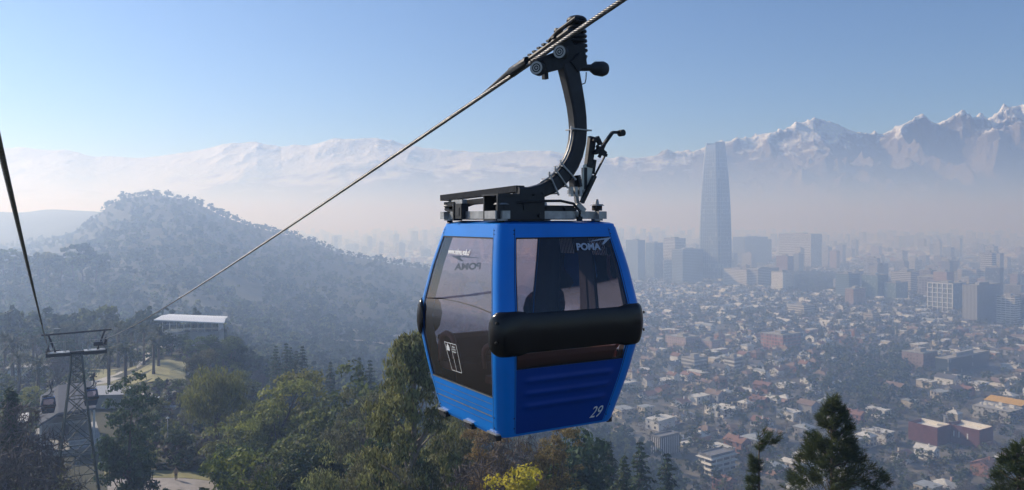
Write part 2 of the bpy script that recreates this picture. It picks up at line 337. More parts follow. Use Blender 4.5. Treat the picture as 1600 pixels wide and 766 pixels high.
# mountains beyond the haze
def mountains():
    prof = [(-500, 245), (0, 231), (50, 231), (100, 235), (150, 245), (200, 247), (250, 243), (300, 236), (350, 226), (400, 222), (440, 229), (480, 226), (520, 219), (560, 216), (590, 214), (620, 223), (680, 234), (760, 238), (860, 236), (920, 246), (960, 249), (1000, 244), (1040, 238), (1080, 236), (1110, 226), (1143, 218), (1180, 212), (1230, 199), (1270, 187), (1310, 191), (1340, 202), (1370, 208), (1400, 200), (1450, 189), (1500, 179), (1550, 179), (1600, 168), (1700, 160), (1900, 190), (2200, 230)]
    px = np.array([p[0] for p in prof]); py = np.array([p[1] for p in prof])
    na, nd = 1500, 150; D0, D1, DRg = 16000., 27000., 22000.
    a = np.linspace(-450, 2100, na); dd = np.linspace(D0, D1, nd); A, D = np.meshgrid(a, dd)
    rng = np.random.default_rng(3)
    def vnoise(x, y, seed):
        r = np.random.default_rng(seed); G = r.random((256, 256)); xi = np.floor(x).astype(int); yi = np.floor(y).astype(int); fx = sm(x - xi); fy = sm(y - yi)
        g = lambda i, j: G[i % 256, j % 256]
        return g(xi, yi) * (1 - fx) * (1 - fy) + g(xi + 1, yi) * fx * (1 - fy) + g(xi, yi + 1) * (1 - fx) * fy + g(xi + 1, yi + 1) * fx * fy
    X = (A - 800) / F * D
    rid = np.zeros_like(X); amp = 1.; fr = 1 / 1900.; tot = 0; wgt = np.ones_like(X)
    for o in range(8):
        n = 1 - np.abs(2 * vnoise(X * fr + 31 * o, D * fr + 17 * o, o) - 1); n = n ** 2 * wgt; wgt = np.clip(n * 1.6, 0.25, 1)
        rid += amp * n; tot += amp; amp *= .55; fr *= 2.05
    rid /= tot
    crest = (345 - np.interp(A, px, py)) / F * DRg
    t1 = np.clip((D - D0) / (DRg - D0), 0, 1); t2 = np.clip((D - DRg) / (D1 - DRg), 0, 1)
    env = (.12 + .88 * t1 ** 1.25) * (1 - t2 ** 1.5)
    soft = .28 + .72 * np.clip((A - 850) / 300, 0, 1)
    Z = crest * env * (1 - .85 * soft * (1 - rid) * (.38 + .8 * (1 - t1) + .5 * t2))
    # normalise so the skyline follows the photographed crest
    el = (Z / D).max(0); want = (345 - np.interp(a, px, py)) / F
    kk = np.convolve(np.pad(want / el, 30, 'edge'), np.ones(61) / 61, 'valid'); Z = Z * kk[None, :]
    V = np.stack([X.ravel(), D.ravel(), (Z + CZ - 60).ravel()], 1); V[:, 2] += 60
    ii, jj = np.meshgrid(np.arange(na - 1), np.arange(nd - 1)); k = (jj * na + ii).ravel()
    m = bpy.data.materials.new('mountain'); m.use_nodes = True; t = m.node_tree; b = t.nodes['Principled BSDF']; b.inputs['Roughness'].default_value = .8
    N = t.nodes.new; L = t.links.new
    ge = N('ShaderNodeNewGeometry'); sp = N('ShaderNodeSeparateXYZ'); L(ge.outputs['Position'], sp.inputs[0]); sn = N('ShaderNodeSeparateXYZ'); L(ge.outputs['Normal'], sn.inputs[0])
    nz = N('ShaderNodeTexNoise'); nz.inputs['Scale'].default_value = .0016; nz.inputs['Detail'].default_value = 9; nz.inputs['Roughness'].default_value = .65; L(ge.outputs['Position'], nz.inputs['Vector'])
    ma = N('ShaderNodeMath'); ma.operation = 'MULTIPLY_ADD'; L(nz.outputs['Fac'], ma.inputs[0]); ma.inputs[1].default_value = 2600; L(sp.outputs[2], ma.inputs[2])
    mb = N('ShaderNodeMath'); mb.operation = 'MULTIPLY_ADD'; L(sn.outputs[2], mb.inputs[0]); mb.inputs[1].default_value = 1500; L(ma.outputs[0], mb.inputs[2])
    # snow line lower to the north, where the crest itself is lower
    mc = N('ShaderNodeMath'); mc.operation = 'MULTIPLY_ADD'; L(sp.outputs[0], mc.inputs[0]); mc.inputs[1].default_value = -.075; L(mb.outputs[0], mc.inputs[2])
    mr = N('ShaderNodeMapRange'); L(mc.outputs[0], mr.inputs[0]); mr.inputs[1].default_value = 4000; mr.inputs[2].default_value = 4350
    mx = N('ShaderNodeMixRGB'); L(mr.outputs[0], mx.inputs[0]); mx.inputs[1].default_value = (.16, .145, .13, 1); mx.inputs[2].default_value = (.85, .85, .87, 1); L(mx.outputs[0], b.inputs['Base Color'])
    bp = N('ShaderNodeBump'); bp.inputs['Strength'].default_value = .9; bp.inputs['Distance'].default_value = 120; n2 = N('ShaderNodeTexNoise'); n2.inputs['Scale'].default_value = .0035; n2.inputs['Detail'].default_value = 10; n2.inputs['Roughness'].default_value = .6; L(ge.outputs['Position'], n2.inputs['Vector']); L(n2.outputs['Fac'], bp.inputs['Height']); L(bp.outputs[0], b.inputs['Normal'])
    mm = MB(); mm.add(V, np.stack([k, k + 1, k + 1 + na, k + na], 1))
    tag(mm.build('mountains', m, smooth=True), kind='structure')
mountains()
# ------------------------------------------------------------ ropes
XS = -0.5829
def rope1(y):
    t = y - 7.695; return Vector((.449 + XS * t, y, CZ + 1.724 - .2139 * t + .000313 * t * t))
def rope0(y):
    t = y - 6.3; return Vector((-.42 + XS * y, y, CZ + .588 - .190 * t + .00007 * t * t))
def rope_down(fn, y):            # beyond the pylon the ropes dive to the terminal
    p = fn(75.0); t = y - 75.0
    return Vector((p.x + XS * t, y, p.z - .12 - .375 * t + .0016 * t * t))
def make_rope(name, fn, y0, ytwist, label):
    m = MB(); r = .0235; ns = 6; rs = .0098
    ys_ = np.arange(y0, ytwist, .022); C = [fn(y) for y in ys_]
    d = (C[-1] - C[0]).normalized(); s = d.cross(Vector((0, 0, 1))).normalized(); u = s.cross(d); L = 0; ph = 0
    lens = [0]
    for a, b in zip(C[:-1], C[1:]): lens.append(lens[-1] + (b - a).length)
    for k in range(ns):
        pts = []
        for c, l in zip(C, lens):
            a = 2 * math.pi * (k / ns - l / .26); pts.append(c + (s * math.cos(a) + u * math.sin(a)) * (r - rs * .75))
        m.tube(pts, rs, 6, True)
    m.tube([fn(y) for y in np.arange(y0, ytwist, .3)], r - rs * 1.1, 6)
    m.tube([fn(y) for y in np.linspace(ytwist - .05, 75, 40)] + [rope_down(fn, y) for y in (80, 88, 97, 106, 114, 118)], r, 8)
    return tag(m.build(name, M['rope'], smooth=True), label, 'cable', 'haul ropes of the cable car')
make_rope('haul_rope', rope1, 3.0, 30, 'twisted steel rope that carries the big blue gondola up to the grip')
make_rope('haul_rope', rope0, -1.0, 30, 'dark steel rope running down past the far hill to the pylon, no gondola near')

# ------------------------------------------------------------ gondola
LV = Vector((.857, .515, 0)); LU = Vector((-.515, .857, 0)); GC = Vector((.115, 8.05, CZ))
PZ = [-2.0, -1.96, -1.5, -1.08, -.92, -.45, -.02]
PHX = [.645, .658, .752, .822, .822, .765, .680]
PHY = [.645, .658, .792, .880, .880, .745, .600]
PCX = [.008, .008, .012, .02, .025, .036, .046]
PCY = [0, 0, -.008, -.012, -.015, -.022, -.029]
_zz = np.linspace(-2.0, -.02, 200)
def _smooth(v):
    y = np.interp(_zz, PZ, v); k = 17; q = np.convolve(np.pad(y, k, mode='reflect', reflect_type='odd'), np.ones(k) / k, 'same')[k:-k]; return q
_T = [_smooth(v) for v in (PHX, PHY, PCX, PCY)]
def prof(z): return [float(np.interp(z, _zz, t)) for t in _T]
RC = .105
TT = [(1, 0), (0, 1), (-1, 0), (0, -1)]; NN = [(0, -1), (1, 0), (0, 1), (-1, 0)]
def FP(i, s, z, off=0.0):
    hx, hy, cx, cy_ = prof(z); half = (hx, hy)[i % 2] - RC; dist = (hy, hx)[i % 2]
    t, n = TT[i], NN[i]
    return Vector((cx + t[0] * s * half + n[0] * (dist + off), cy_ + t[1] * s * half + n[1] * (dist + off), z))
def FA(i, ang, z, off=0.0):
    hx, hy, cx, cy_ = prof(z); half = (hx, hy)[i % 2] - RC; dist = (hy, hx)[i % 2]; t, n = TT[i], NN[i]
    c, s = math.cos(ang), math.sin(ang)
    return Vector((cx + t[0] * half + n[0] * (dist - RC) + (n[0] * c + t[0] * s) * (RC + off), cy_ + t[1] * half + n[1] * (dist - RC) + (n[1] * c + t[1] * s) * (RC + off), z))
def to_world(p): return GC + LV * p.x + LU * p.y + Vector((0, 0, p.z))
def face_at(i, px, py):          # (s, z) on side i seen at a pixel
    s, z = 0., -.9
    for _ in range(40):
        w_ = to_world(FP(i, s, z)); x, y = proj(w_); w2 = to_world(FP(i, s + .01, z)); x2, _y = proj(w2)
        s += (px - x) / ((x2 - x) / .01); z -= (py - y) * w_.y / F * .7; z = min(-.02, max(-1.99, z)); s = min(1.0, max(-1.0, s))
    return s, z
def patch(m, i, s0, s1, z0, z1, off=0., ns=6, nz=10, mi=0, fn=None):
    rows = []
    for a in range(nz + 1):
        z = z0 + (z1 - z0) * a / nz
        rows.append([FP(i, s0 + (s1 - s0) * b / ns, z, off + (fn(s0 + (s1 - s0) * b / ns, z) if fn else 0)) for b in range(ns + 1)])
    return m.grid(rows, mi)
def corner(m, i, z0, z1, off=0., nz=14, na=8, s_in=1.0, mi=0):
    rows = []
    for a in range(nz + 1):
        z = z0 + (z1 - z0) * a / nz
        rows.append([FP(i, s_in, z, off)] + [FA(i, math.pi / 2 * b / na, z, off) for b in range(na + 1)] + [FP((i + 1) % 4, -s_in, z, off)])
    return m.grid(rows, mi)
def text_mesh(txt, size, ext=.001, font_bold=0.0):
    c = bpy.data.curves.new('t', 'FONT'); c.body = txt; c.size = size; c.extrude = ext; c.align_x = 'CENTER'; c.align_y = 'CENTER'; c.offset = font_bold
    o = bpy.data.objects.new('t', c); COL.objects.link(o); dg = bpy.context.evaluated_depsgraph_get()
    me = bpy.data.meshes.new_from_object(o.evaluated_get(dg)); bpy.data.objects.remove(o)
    V = [v.co.copy() for v in me.vertices]; Fs = [tuple(p.vertices) for p in me.polygons]; bpy.data.meshes.remove(me); return V, Fs
def face_text(m, i, s, z, txt, size, shear=0.0, off=.004, bold=0.0, sx=1.0):
    V, Fs = text_mesh(txt, size, .0008, bold); out = []
    for v in V:
        zz = z + v.y; hx, hy, _, _ = prof(zz); half = (hx, hy)[i % 2] - RC
        out.append(FP(i, s + (v.x * sx + shear * v.y) / half, zz, off + v.z))
    m.add([tuple(p) for p in out], Fs)
def line_on(m, i, p0, p1, wd, off=.004):
    (s0, z0), (s1, z1) = p0, p1
    half = .65; n = 8; a = []; b = []
    dx, dz = (s1 - s0) * half, z1 - z0; L = math.hypot(dx, dz) or 1; nx_, nz_ = -dz / L * wd / 2, dx / L * wd / 2
    for k in range(n + 1):
        s = s0 + (s1 - s0) * k / n; z = z0 + (z1 - z0) * k / n
        a.append(FP(i, s - nx_ / half, z - nz_, off)); b.append(FP(i, s + nx_ / half, z + nz_, off))
    m.grid([a, b])

WT = -.155                                     # window top
WB = {0: -1.335, 1: -1.60, 2: -1.335, 3: -1.60}
SM = {0: .90, 1: .955, 2: .90, 3: .955}
def make_gondola():
    g = empty('gondola', GC, math.atan2(LV.y, LV.x), 'large blue gondola numbered 29 hanging from the twisted rope over the trees', 'gondola', 'gondolas on the cable car line')
    # shell: corner posts and rails, an outer skin and an inner one
    m = MB(); inn = MB()
    for i in range(4):
        for mm, of in ((m, 0), (inn, -.03)):
            corner(mm, i, -1.96, -.06, of)
            a, b = SM[i], SM[(i + 1) % 4]
            patch(mm, i, a, 1, -1.96, -.06, of, 1, 14); patch(mm, i, -1, -a, -1.96, -.06, of, 1, 14)
            patch(mm, i, -a, a, WT, -.06, of, 4, 3)
        corner(m, i, -.06, -.03, -.006, 1); patch(m, i, -1, 1, -.06, -.03, -.006, 6, 1)
        corner(m, i, -1.985, -1.96, -.01, 1); patch(m, i, -1, 1, -1.985, -1.96, -.01, 6, 1)
        # reveals
        for s in (-SM[i], SM[i]):
            rows = [[FP(i, s, z, 0), FP(i, s, z, -.03)] for z in np.linspace(WB[i], WT, 10)]; m.grid(rows)
        for z in (WB[i], WT): m.grid([[FP(i, s, z, 0), FP(i, s, z, -.03)] for s in np.linspace(-SM[i], SM[i], 6)])
    m.build('cabin_frame', M['blue'], g, True, angle=40); inn.build('lining', M['inner'], g, True, angle=40)
    # seams and rivets along the corner posts
    for i in range(4):
        for s in (-1, 1):
            m = MB(); a = s * (SM[i] + .02); patch(m, i, a - .004, a + .004, -1.95, -.07, .0025, 1, 14); m.build('seam', M['rubber'], KIDS[g.name][0])
            for z in (-.09, -.125, -1.80, -1.90): m = MB(); p = FP(i, s * (SM[i] + .035), z, .0); n_ = Vector((*NN[i], 0)); m.cyl(p, p + n_ * .005, .005, n=6); m.build('rivet', M['rubber'], KIDS[g.name][0])
    # lower panels
    for i in (0, 2):
        m = MB()
        def rib(s, z):
            k = 0.0
            if abs(s) < .78:
                for zc in (-1.45, -1.575, -1.70): k += .016 * math.exp(-((z - zc) / .028) ** 2)
                k *= min(1, (.78 - abs(s)) / .08)
            return k
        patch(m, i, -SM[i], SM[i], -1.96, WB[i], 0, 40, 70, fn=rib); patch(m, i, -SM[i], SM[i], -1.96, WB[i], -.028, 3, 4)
        p = m.build('lower_panel', M['blue_shaded'], g, True); p['label'] = 'ribbed blue end panel with shade put into its colour' 
    for i in (1, 3):
        m = MB(); patch(m, i, -SM[i], SM[i], -1.96, WB[i], 0, 6, 12); patch(m, i, -SM[i], SM[i], -1.96, WB[i], -.028, 3, 4)
        m.build('lower_panel', M['blue'], g, True)
        m = MB()
        for z, wd in ((-1.668, .005), (-1.735, .005), (-1.79, .012), (-1.85, .004)):
            patch(m, i, -SM[i] + .02, SM[i] - .02, z - wd / 2, z + wd / 2, .004, 8, 1)
        patch(m, i, -SM[i], SM[i], WB[i] - .008, WB[i] + .004, .004, 8, 1)
        m.build('trim_strip', M['steel'], g)
    # roof and floor
    m = MB()
    ring = lambda z, of: [p for i in range(4) for p in ([FP(i, s, z, of) for s in (-1, 0)] + [FA(i, math.pi / 2 * b / 6, z, of) for b in range(7)])]
    r0, r1, r2 = ring(-.03, -.006), ring(-.03, -.05), ring(-.03, -.25)
    r1 = [Vector((p.x, p.y, -.018)) for p in r1]; r2 = [Vector((p.x, p.y, .0)) for p in r2]
    m.grid([a + a[:1] for a in (r0, r1, r2)]); m.add([tuple(p) for p in r2], [tuple(range(len(r2)))])
    m.build('roof', M['blue'], g, True, angle=30)
    m = MB(); fl = ring(-1.975, -.012); f2 = [Vector((p.x, p.y, -1.93)) for p in fl]
    m.grid([fl + fl[:1], f2 + f2[:1]]); m.add([tuple(p) for p in fl], [tuple(range(len(fl)))[::-1]]); m.add([tuple(p) for p in f2], [tuple(range(len(fl)))])
    m.build('floor_pan', M['inner'], g)
    # windows: pane + gasket; the end window goes on behind the bumper
    for i in (0, 2, 3):
        m = MB(); patch(m, i, -SM[i], SM[i], WB[i], WT, -.008, 8, 16); w_ = m.build('window', M['tint'], g, True)
        m = MB(); gk = .014
        for (a, b, c, d) in ((-SM[i], -SM[i] + .02, WB[i], WT), (SM[i] - .02, SM[i], WB[i], WT)): patch(m, i, a, b, c, d, -.004, 1, 14)
        for (c, d) in ((WB[i], WB[i] + gk), (WT - gk, WT)): patch(m, i, -SM[i], SM[i], c, d, -.004, 8, 1)
        m.build('gasket', M['rubber'], w_)
    for sgn in (-1, 1):                         # the door side: two leaves with a narrow window each
        m = MB(); s0, s1 = (.02, .955) if sgn > 0 else (-.955, -.02); a, b = s0 + .17, s1 - .15
        for of in (-.004, -.034):
            patch(m, 1, s0, a, WB[1], WT, of, 1, 12); patch(m, 1, b, s1, WB[1], WT, of, 1, 12)
            patch(m, 1, a, b, -.27, WT, of, 3, 2); patch(m, 1, a, b, WB[1], -1.38, of, 3, 6)
        d = m.build('door', M['inner'], g, True)
        m = MB(); patch(m, 1, a, b, -1.38, -.27, -.012, 3, 12); m.build('door_window', M['tint'], d, True)
        m = MB()
        for a_, b_ in ((s0, s0 + .07), (s1 - .07, s1)): patch(m, 1, a_, b_, WB[1], WT, .004, 1, 12)
        m.build('door_edge', M['blue'], d, True)
        # ventilation grille over each leaf, slanted bright slats
        m = MB(); mb_ = MB(); sc = (a + b) / 2
        patch(mb_, 1, sc - .22, sc + .22, -.36, -.175, -.040, 1, 1)
        for k in range(9):
            s = sc - .22 + .44 * k / 9
            rows = [[FP(1, s + .05 * q, -.355 + .175 * q, -.046), FP(1, s + .022 + .05 * q, -.355 + .175 * q, -.046)] for q in (0, 1)]; m.grid(rows)
        q = mb_.build('vent_grille', M['black'], d); m.build('slat', M['white'], q)
    # bumpers: near end a black band wrapping both corners; far end a pad on each corner
    ev = lambda q, z, of: FP(q[1], q[2], z, of) if q[0] == 'f' else FA(q[1], q[2], z, of)
    def bump(path, band):
        m = MB(); lens = [0]
        for a, b in zip(path[:-1], path[1:]): lens.append(lens[-1] + (ev(a, -1, 0) - ev(b, -1, 0)).length)
        Lt = lens[-1]; cols = []
        for q, l in zip(path, lens):
            e = min(l, Lt - l); R0 = .17
            hh = math.sqrt(max(0.0, 1 - (1 - min(1, e / R0)) ** 2)); mid = sm(min(1, max(0, (e - .34) / .10))) if band else 0
            hh *= .200 - .022 * mid; zc = -1.005; c = []
            for f in np.sin(np.linspace(-math.pi / 2, math.pi / 2, 23)):
                th = (.026 - .021 * mid) * (1 - abs(f) ** 14) * min(1, .3 + e / .06); c.append(ev(q, zc + f * hh, .003 + th))
            cols.append(c)
        m.grid(cols, flip=True); o = m.build('bumper', M['black'], g, True, angle=28)
        for z in (-.90, -1.07):
            for q in ((path[6], path[-7]) if band else (path[len(path) // 2],)):
                m = MB(); p = ev(q, z, .034); n_ = (ev(q, z, .1) - ev(q, z, 0)).normalized(); m.cyl(p, p + n_ * .014, .013, n=10); m.build('bolt', M['rubber'], o, True)
    cor = lambda i: [('a', i, a) for a in np.linspace(0, math.pi / 2, 9)[1:-1]]
    bump([('f', 3, s) for s in np.linspace(.90, 1, 4)] + cor(3) + [('f', 0, s) for s in np.linspace(-1, 1, 31)] + cor(0) + [('f', 1, s) for s in np.linspace(-1, -.90, 4)], True)
    bump([('f', 1, s) for s in np.linspace(.90, 1, 4)] + cor(1) + [('f', 2, s) for s in np.linspace(-1, -.72, 7)], False)
    bump([('f', 2, s) for s in np.linspace(.72, 1, 7)] + cor(2) + [('f', 3, s) for s in np.linspace(-1, -.90, 4)], False)
    # guide blocks under the sides
    for i in (1, 3):
        for s in (-.93, .1, .97):
            m = MB(); p = FP(i, s, -1.975, -.005); m.box((p.x, p.y, p.z - .012), (.055, .15, .05)); m.box((p.x - .02, p.y - .05, p.z + .01), (.05, .04, .02))
            b = m.build('guide_block', M['dsteel'], g)
            m = MB(); sx = 1 if i == 1 else -1; m.box((p.x, p.y, p.z + .02), (.075, .17, .014)); m.build('block_cap', M['steel'], b)
    # seats at both ends with arched armrests
    for e in (-1, 1):
        m = MB(); y0 = .30 * e; y1 = .70 * e
        m.box((0, (y0 + y1) / 2, -1.50), (1.22, abs(y1 - y0), .07)); m.box((0, .50 * e, -1.72), (1.0, .05, .40))
        st = m.build('seat', M['seat'], g)
        m = MB(); m.grid([[(-.60 + 1.2 * b / 6, (.66 + .08 * a / 6) * e, -1.47 + .22 * a / 6) for b in range(7)] for a in range(7)])
        m.box((0, .735 * e, -1.235), (1.2, .05, .05)); m.build('backrest', M['seat'], g)
        for sx in (-.63, .63):
            m = MB(); pts = [(sx, .62 * e, -1.46)] + [(sx, (.46 + .16 * math.cos(a)) * e, -1.28 + .12 * math.sin(a)) for a in np.linspace(0, math.pi, 8)] + [(sx, .33 * e, -1.40)]
            m.tube(pts, [.03] * 5 + [.028] * 3 + [.02] * 2, 8); m.build('armrest', M['grab'], g, True)
    # writing and marks
    def mark(nm, mt, fn):
        m = MB(); fn(m); return m.build(nm, mt, g)
    marks = []
    s, z = .69, -1.86; marks.append(mark('number_mark', M['white'], lambda m: face_text(m, 0, s, z, '29', .165, .15, .010, 0, .80)))
    s, z = face_at(0, 919, 386); marks.append(mark('logo', M['lightlogo'], lambda m: face_text(m, 0, s, z, 'POMA', .088, .1, .002, .0035, 1.15)))
    def swoosh(m, i=0, c=(935, 376), fl=1):
        s, z = face_at(i, *c); h = .55
        q = [(-.13, -.012), (.03, .018), (.15, .03), (.05, -.035), (.02, -.04), (.07, .008)]
        pts = [tuple(FP(i, s + fl * x / h, z + y, .002)) for x, y in q]; m.add(pts, [(0, 5, 1), (1, 5, 2), (5, 3, 2), (5, 4, 3)])
    marks.append(mark('logo', M['lightlogo'], swoosh))
    marks.append(mark('logo', M['greylogo'], lambda m: (face_text(m, 2, .42, -.50, 'POMA', .10, .1, .002, .004, 1.15))))
    def swoosh2(m):
        q = [(-.15, -.012), (.03, .018), (.17, .03), (.06, -.035), (.03, -.04), (.08, .008)]
        pts = [tuple(FP(2, .46 + x / .5, -.40 + y, .002)) for x, y in q]; m.add(pts, [(0, 5, 1), (1, 5, 2), (5, 3, 2), (5, 4, 3)])
    marks.append(mark('logo', M['greylogo'], swoosh2))
    s, z = face_at(3, 717, 394); marks.append(mark('web_address', M['white'], lambda m: face_text(m, 3, s, z, 'www.minvu.gob.cl', .075, .12, .002, .0022, .82)))
    A, B, C_, D = [face_at(3, *q) for q in ((695, 534), (713, 539), (722, 583), (707, 578))]
    A0, A1 = face_at(3, 704, 537), face_at(3, 715, 580)
    def sign(m):
        for a, b in ((A, B), (B, C_), (C_, D), (D, A)): line_on(m, 3, a, b, .006)
        line_on(m, 3, (A[0] * .5 + B[0] * .5, A[1] * .5 + B[1] * .5), (C_[0] * .5 + D[0] * .5, C_[1] * .5 + D[1] * .5), .005)
    marks.append(mark('window_sticker', M['white'], sign))
    def emblem(m):
        s, z = face_at(3, 700.5, 543); h = .65
        for x0, x1, y0, y1 in ((-.028, .028, -.03, .012), (-.018, .018, .012, .026), (-.007, .007, .026, .040)):
            m.add([tuple(FP(3, s + a / h, z + b, .003)) for a, b in ((x0, y0), (x1, y0), (x1, y1), (x0, y1))], [(0, 1, 2, 3)])
    marks.append(mark('emblem', M['white'], emblem))
    def emtext(m):
        s, z = face_at(3, 709.5, 546)
        for k, tx in enumerate(('Ministerio', 'de Vivienda', 'y Urbanismo')): face_text(m, 3, s, z + .022 - .024 * k, tx, .021, .1, .003, .0006, .75)
    marks.append(mark('emblem_text', M['white'], emtext))
    # wiper-like rubber cord across the side window
    m = MB(); m.tube([FP(3, -.93, -.80, -.02), FP(3, -.5, -.785, -.02), FP(3, 0, -.785, -.02), FP(3, .5, -.80, -.02), FP(3, .93, -.83, -.02)], .006, 6); m.build('rubber_cord', M['rubber'], g)

    # ---- roof carriage
    MNT = [(-.585, .50), (-.55, -.50), (.56, -.50), (.60, .50)]
    m = MB()
    for a, b in ((0, 1), (1, 2), (2, 3), (3, 0)):
        pa, pb = Vector((*MNT[a], .055)), Vector((*MNT[b], .055)); d = (pb - pa).normalized() * .09; m.bar(pa - d, pb + d, .085 if a % 2 else .08, .075)
    m.build('carriage_frame', M['steel'], g, angle=30)
    for (x, y) in MNT:
        m = MB(); m.tube([(x, y, q) for q in (-.02, .018, .019, .10, .101, .155)], [.03, .03, .02, .02, .052, .052], 16)
        b = m.build('roof_mount', M['rubber'], g, True, angle=30)
        m = MB(); m.tube([(x, y, q) for q in (.150, .165, .166, .19, .215)], [.075, .06, .022, .018, .012], 16); b2 = MB(); b2.cyl((x, y, .0), (x, y, .024), .06); b2.build('washer', M['steel'], b, True, angle=30)
        m.build('washer', M['steel'], b, True, angle=30)
    m = MB()
    m.bar((-.62, .56, .235), (-.31, -.45, .305), .12, .06); m.bar((-.60, .52, .165), (-.40, -.42, .215), .10, .05); m.bar((-.60, .52, .13), (-.56, .30, .05), .08, .04)
    m.build('side_beam', M['dsteel'], g)
    m = MB(); m.bbox(-.62, -.10, -.52, -.28, .0, .015); m.bbox(-.62, -.10, -.55, -.53, .015, .235); m.bbox(-.11, -.09, -.53, -.25, .0, .27); m.bbox(-.60, -.12, -.26, -.24, .01, .25)
    m.bbox(-.62, -.38, -.56, -.24, .235, .25); m.bbox(-.22, -.10, -.56, -.24, .235, .25); m.cyl((-.10, -.41, .13), (.0, -.41, .13), .022)
    m.bbox(-.34, -.28, -.565, -.55, .10, .19); m.cyl((-.16, -.553, .05), (-.16, -.575, .05), .022); m.build('suspension_box', M['dsteel'], g)
    m = MB(); m.bbox(-.10, .34, -.42, -.30, .02, .15); m.bbox(.20, .34, -.46, -.42, .03, .13); m.bbox(-.60, .50, -.2, -.12, .01, .06); m.bbox(-.60, .5, .22, .30, .01, .06); m.build('cross_beam', M['dsteel'], g)
    m = MB(); m.bbox(-.66, -.58, .1, .26, .02, .17); m.bbox(-.665, -.655, .14, .22, .05, .13); m.bbox(-.67, -.57, .25, .27, .0, .19); m.build('bracket', M['dsteel'], g)
    m = MB(); m.bbox(-.655, -.60, .09, .30, .17, .21); m.build('clamp', M['steel'], g)
    m = MB(); m.tube([(-.55, .3, .13), (-.5, .0, .19), (-.4, -.58, .17), (-.2, -.62, .185), (.05, -.6, .19), (.2, -.6, .165), (.29, -.58, .09), (.30, -.56, .0)], .013, 8); m.cyl((.30, -.56, .0), (.30, -.56, .04), .03); m.build('control_cable', M['rubber'], g, True)
    # ---- hanger arm (in the plane 0.45 m towards the near end)
    def H(k, z, dy=0.0): return Vector((k, -.45 + dy, z))
    path = [H(-.36, .27), H(-.22, .265), H(-.08, .29), H(.03, .335), H(.12, .40), H(.20, .475), H(.265, .56), H(.315, .66), H(.35, .78), H(.362, .90), H(.355, 1.02), H(.335, 1.15), H(.30, 1.30), H(.262, 1.44), H(.235, 1.55)]
    hw = [.05, .055, .064, .070, .074, .078, .078, .078, .078, .077, .080, .083, .088, .094, .10]
    rows = []
    for i, p in enumerate(path):
        d = (path[min(i + 1, len(path) - 1)] - path[max(i - 1, 0)]).normalized(); n_ = Vector((d.z, 0, -d.x)); y = Vector((0, 1, 0)); a = hw[i]; b = .065; c = .018
        rows.append([p + n_ * q + y * r for q, r in ((a, -b + c), (a, b - c), (a - c, b), (-a + c, b), (-a, b - c), (-a, -b + c), (-a + c, -b), (a - c, -b), (a, -b + c))])
    m = MB(); m.grid(rows); m.add([tuple(v) for v in rows[0][:-1]], [tuple(range(8))]); m.add([tuple(v) for v in rows[-1][:-1]], [tuple(range(8))[::-1]])
    m.build('hanger_arm', M['dsteel'], g, True, angle=25)
    for k in (3, 4, 5, 9):                     # pipe clips along the arm
        p = path[k]; d = (path[k + 1] - path[k - 1]).normalized(); n_ = Vector((d.z, 0, -d.x)); m = MB(); a = hw[k] + .012
        m.bar(p - n_ * (a + .045) + Vector((0, -.075, 0)), p + n_ * (a + .02) + Vector((0, -.075, 0)), .02, .012)
        m.bar(p - n_ * a + Vector((0, -.08, 0)), p - n_ * a + Vector((0, .08, 0)), .02, .012); m.bar(p + n_ * a + Vector((0, -.08, 0)), p + n_ * a + Vector((0, .08, 0)), .02, .012)
        m.bar(p - n_ * (a + .045) + Vector((0, -.075, -.012)), p - n_ * (a + .045) + Vector((0, -.075, .025)), .014, .012)
        m.build('pipe_clip', M['steel'], g)
    m = MB(); m.tube([p - Vector(((path[min(i + 1, len(path) - 1)] - path[max(i - 1, 0)]).normalized().z, 0, -(path[min(i + 1, len(path) - 1)] - path[max(i - 1, 0)]).normalized().x)) * (hw[i] + .018) + Vector((0, -.03, 0)) for i, p in enumerate(path) if 2 <= i <= 9], .011, 6); m.build('pipe', M['steel'], g, True)
    # local helper: a point of the hanger plane seen at a pixel
    HP = to_world(Vector((0, -.45, 0)))
    def Q(px, py, dy=0.0):
        r = (px - 800) / F; b = GC + LU * (-.45 + dy)
        k = (r * b.y - b.x) / (LV.x - r * LV.y); y = b.y + LV.y * k; return Vector((k, -.45 + dy, (345 - py) / F * y))
    # door mechanism on the arm
    m = MB(); m.bar(Q(913, 262), Q(913, 296), .035, .05); m.bar(Q(925, 214), Q(919, 262), .075, .05); m.bar(Q(928, 250), Q(925, 272), .03, .05); m.build('mechanism_plate', M['dsteel'], g)
    m = MB(); m.add([tuple(Q(*p, d)) for d in (-.02, .0) for p in ((911, 258), (927, 252), (926, 272), (917, 300), (907, 312), (909, 285))], [(0, 1, 2, 3, 4, 5), (11, 10, 9, 8, 7, 6), (0, 6, 7, 1), (1, 7, 8, 2), (2, 8, 9, 3), (3, 9, 10, 4), (4, 10, 11, 5), (5, 11, 6, 0)])
    m.build('pale_cover', M['translucent'], g)
    m = MB()
    for a, b, wd in (((935, 238), (957, 207), .03), ((957, 207), (972, 207), .022), ((932, 228), (947, 240), .02), ((935, 238), (948, 243), .024), ((946, 222), (936, 246), .018), ((926, 218), (936, 220), .06), ((932, 214), (938, 226), .05), ((936, 232), (930, 240), .05)):
        m.bar(Q(*a, -.05), Q(*b, -.05), wd, .03)
    lev = m.build('door_lever', M['castiron'], g)
    m = MB(); c = Q(971, 208, -.05); m.cyl(c - Vector((0, .03, 0)), c + Vector((0, .03, 0)), .034, n=16); m.build('roller', M['rubber'], lev, True, angle=40)
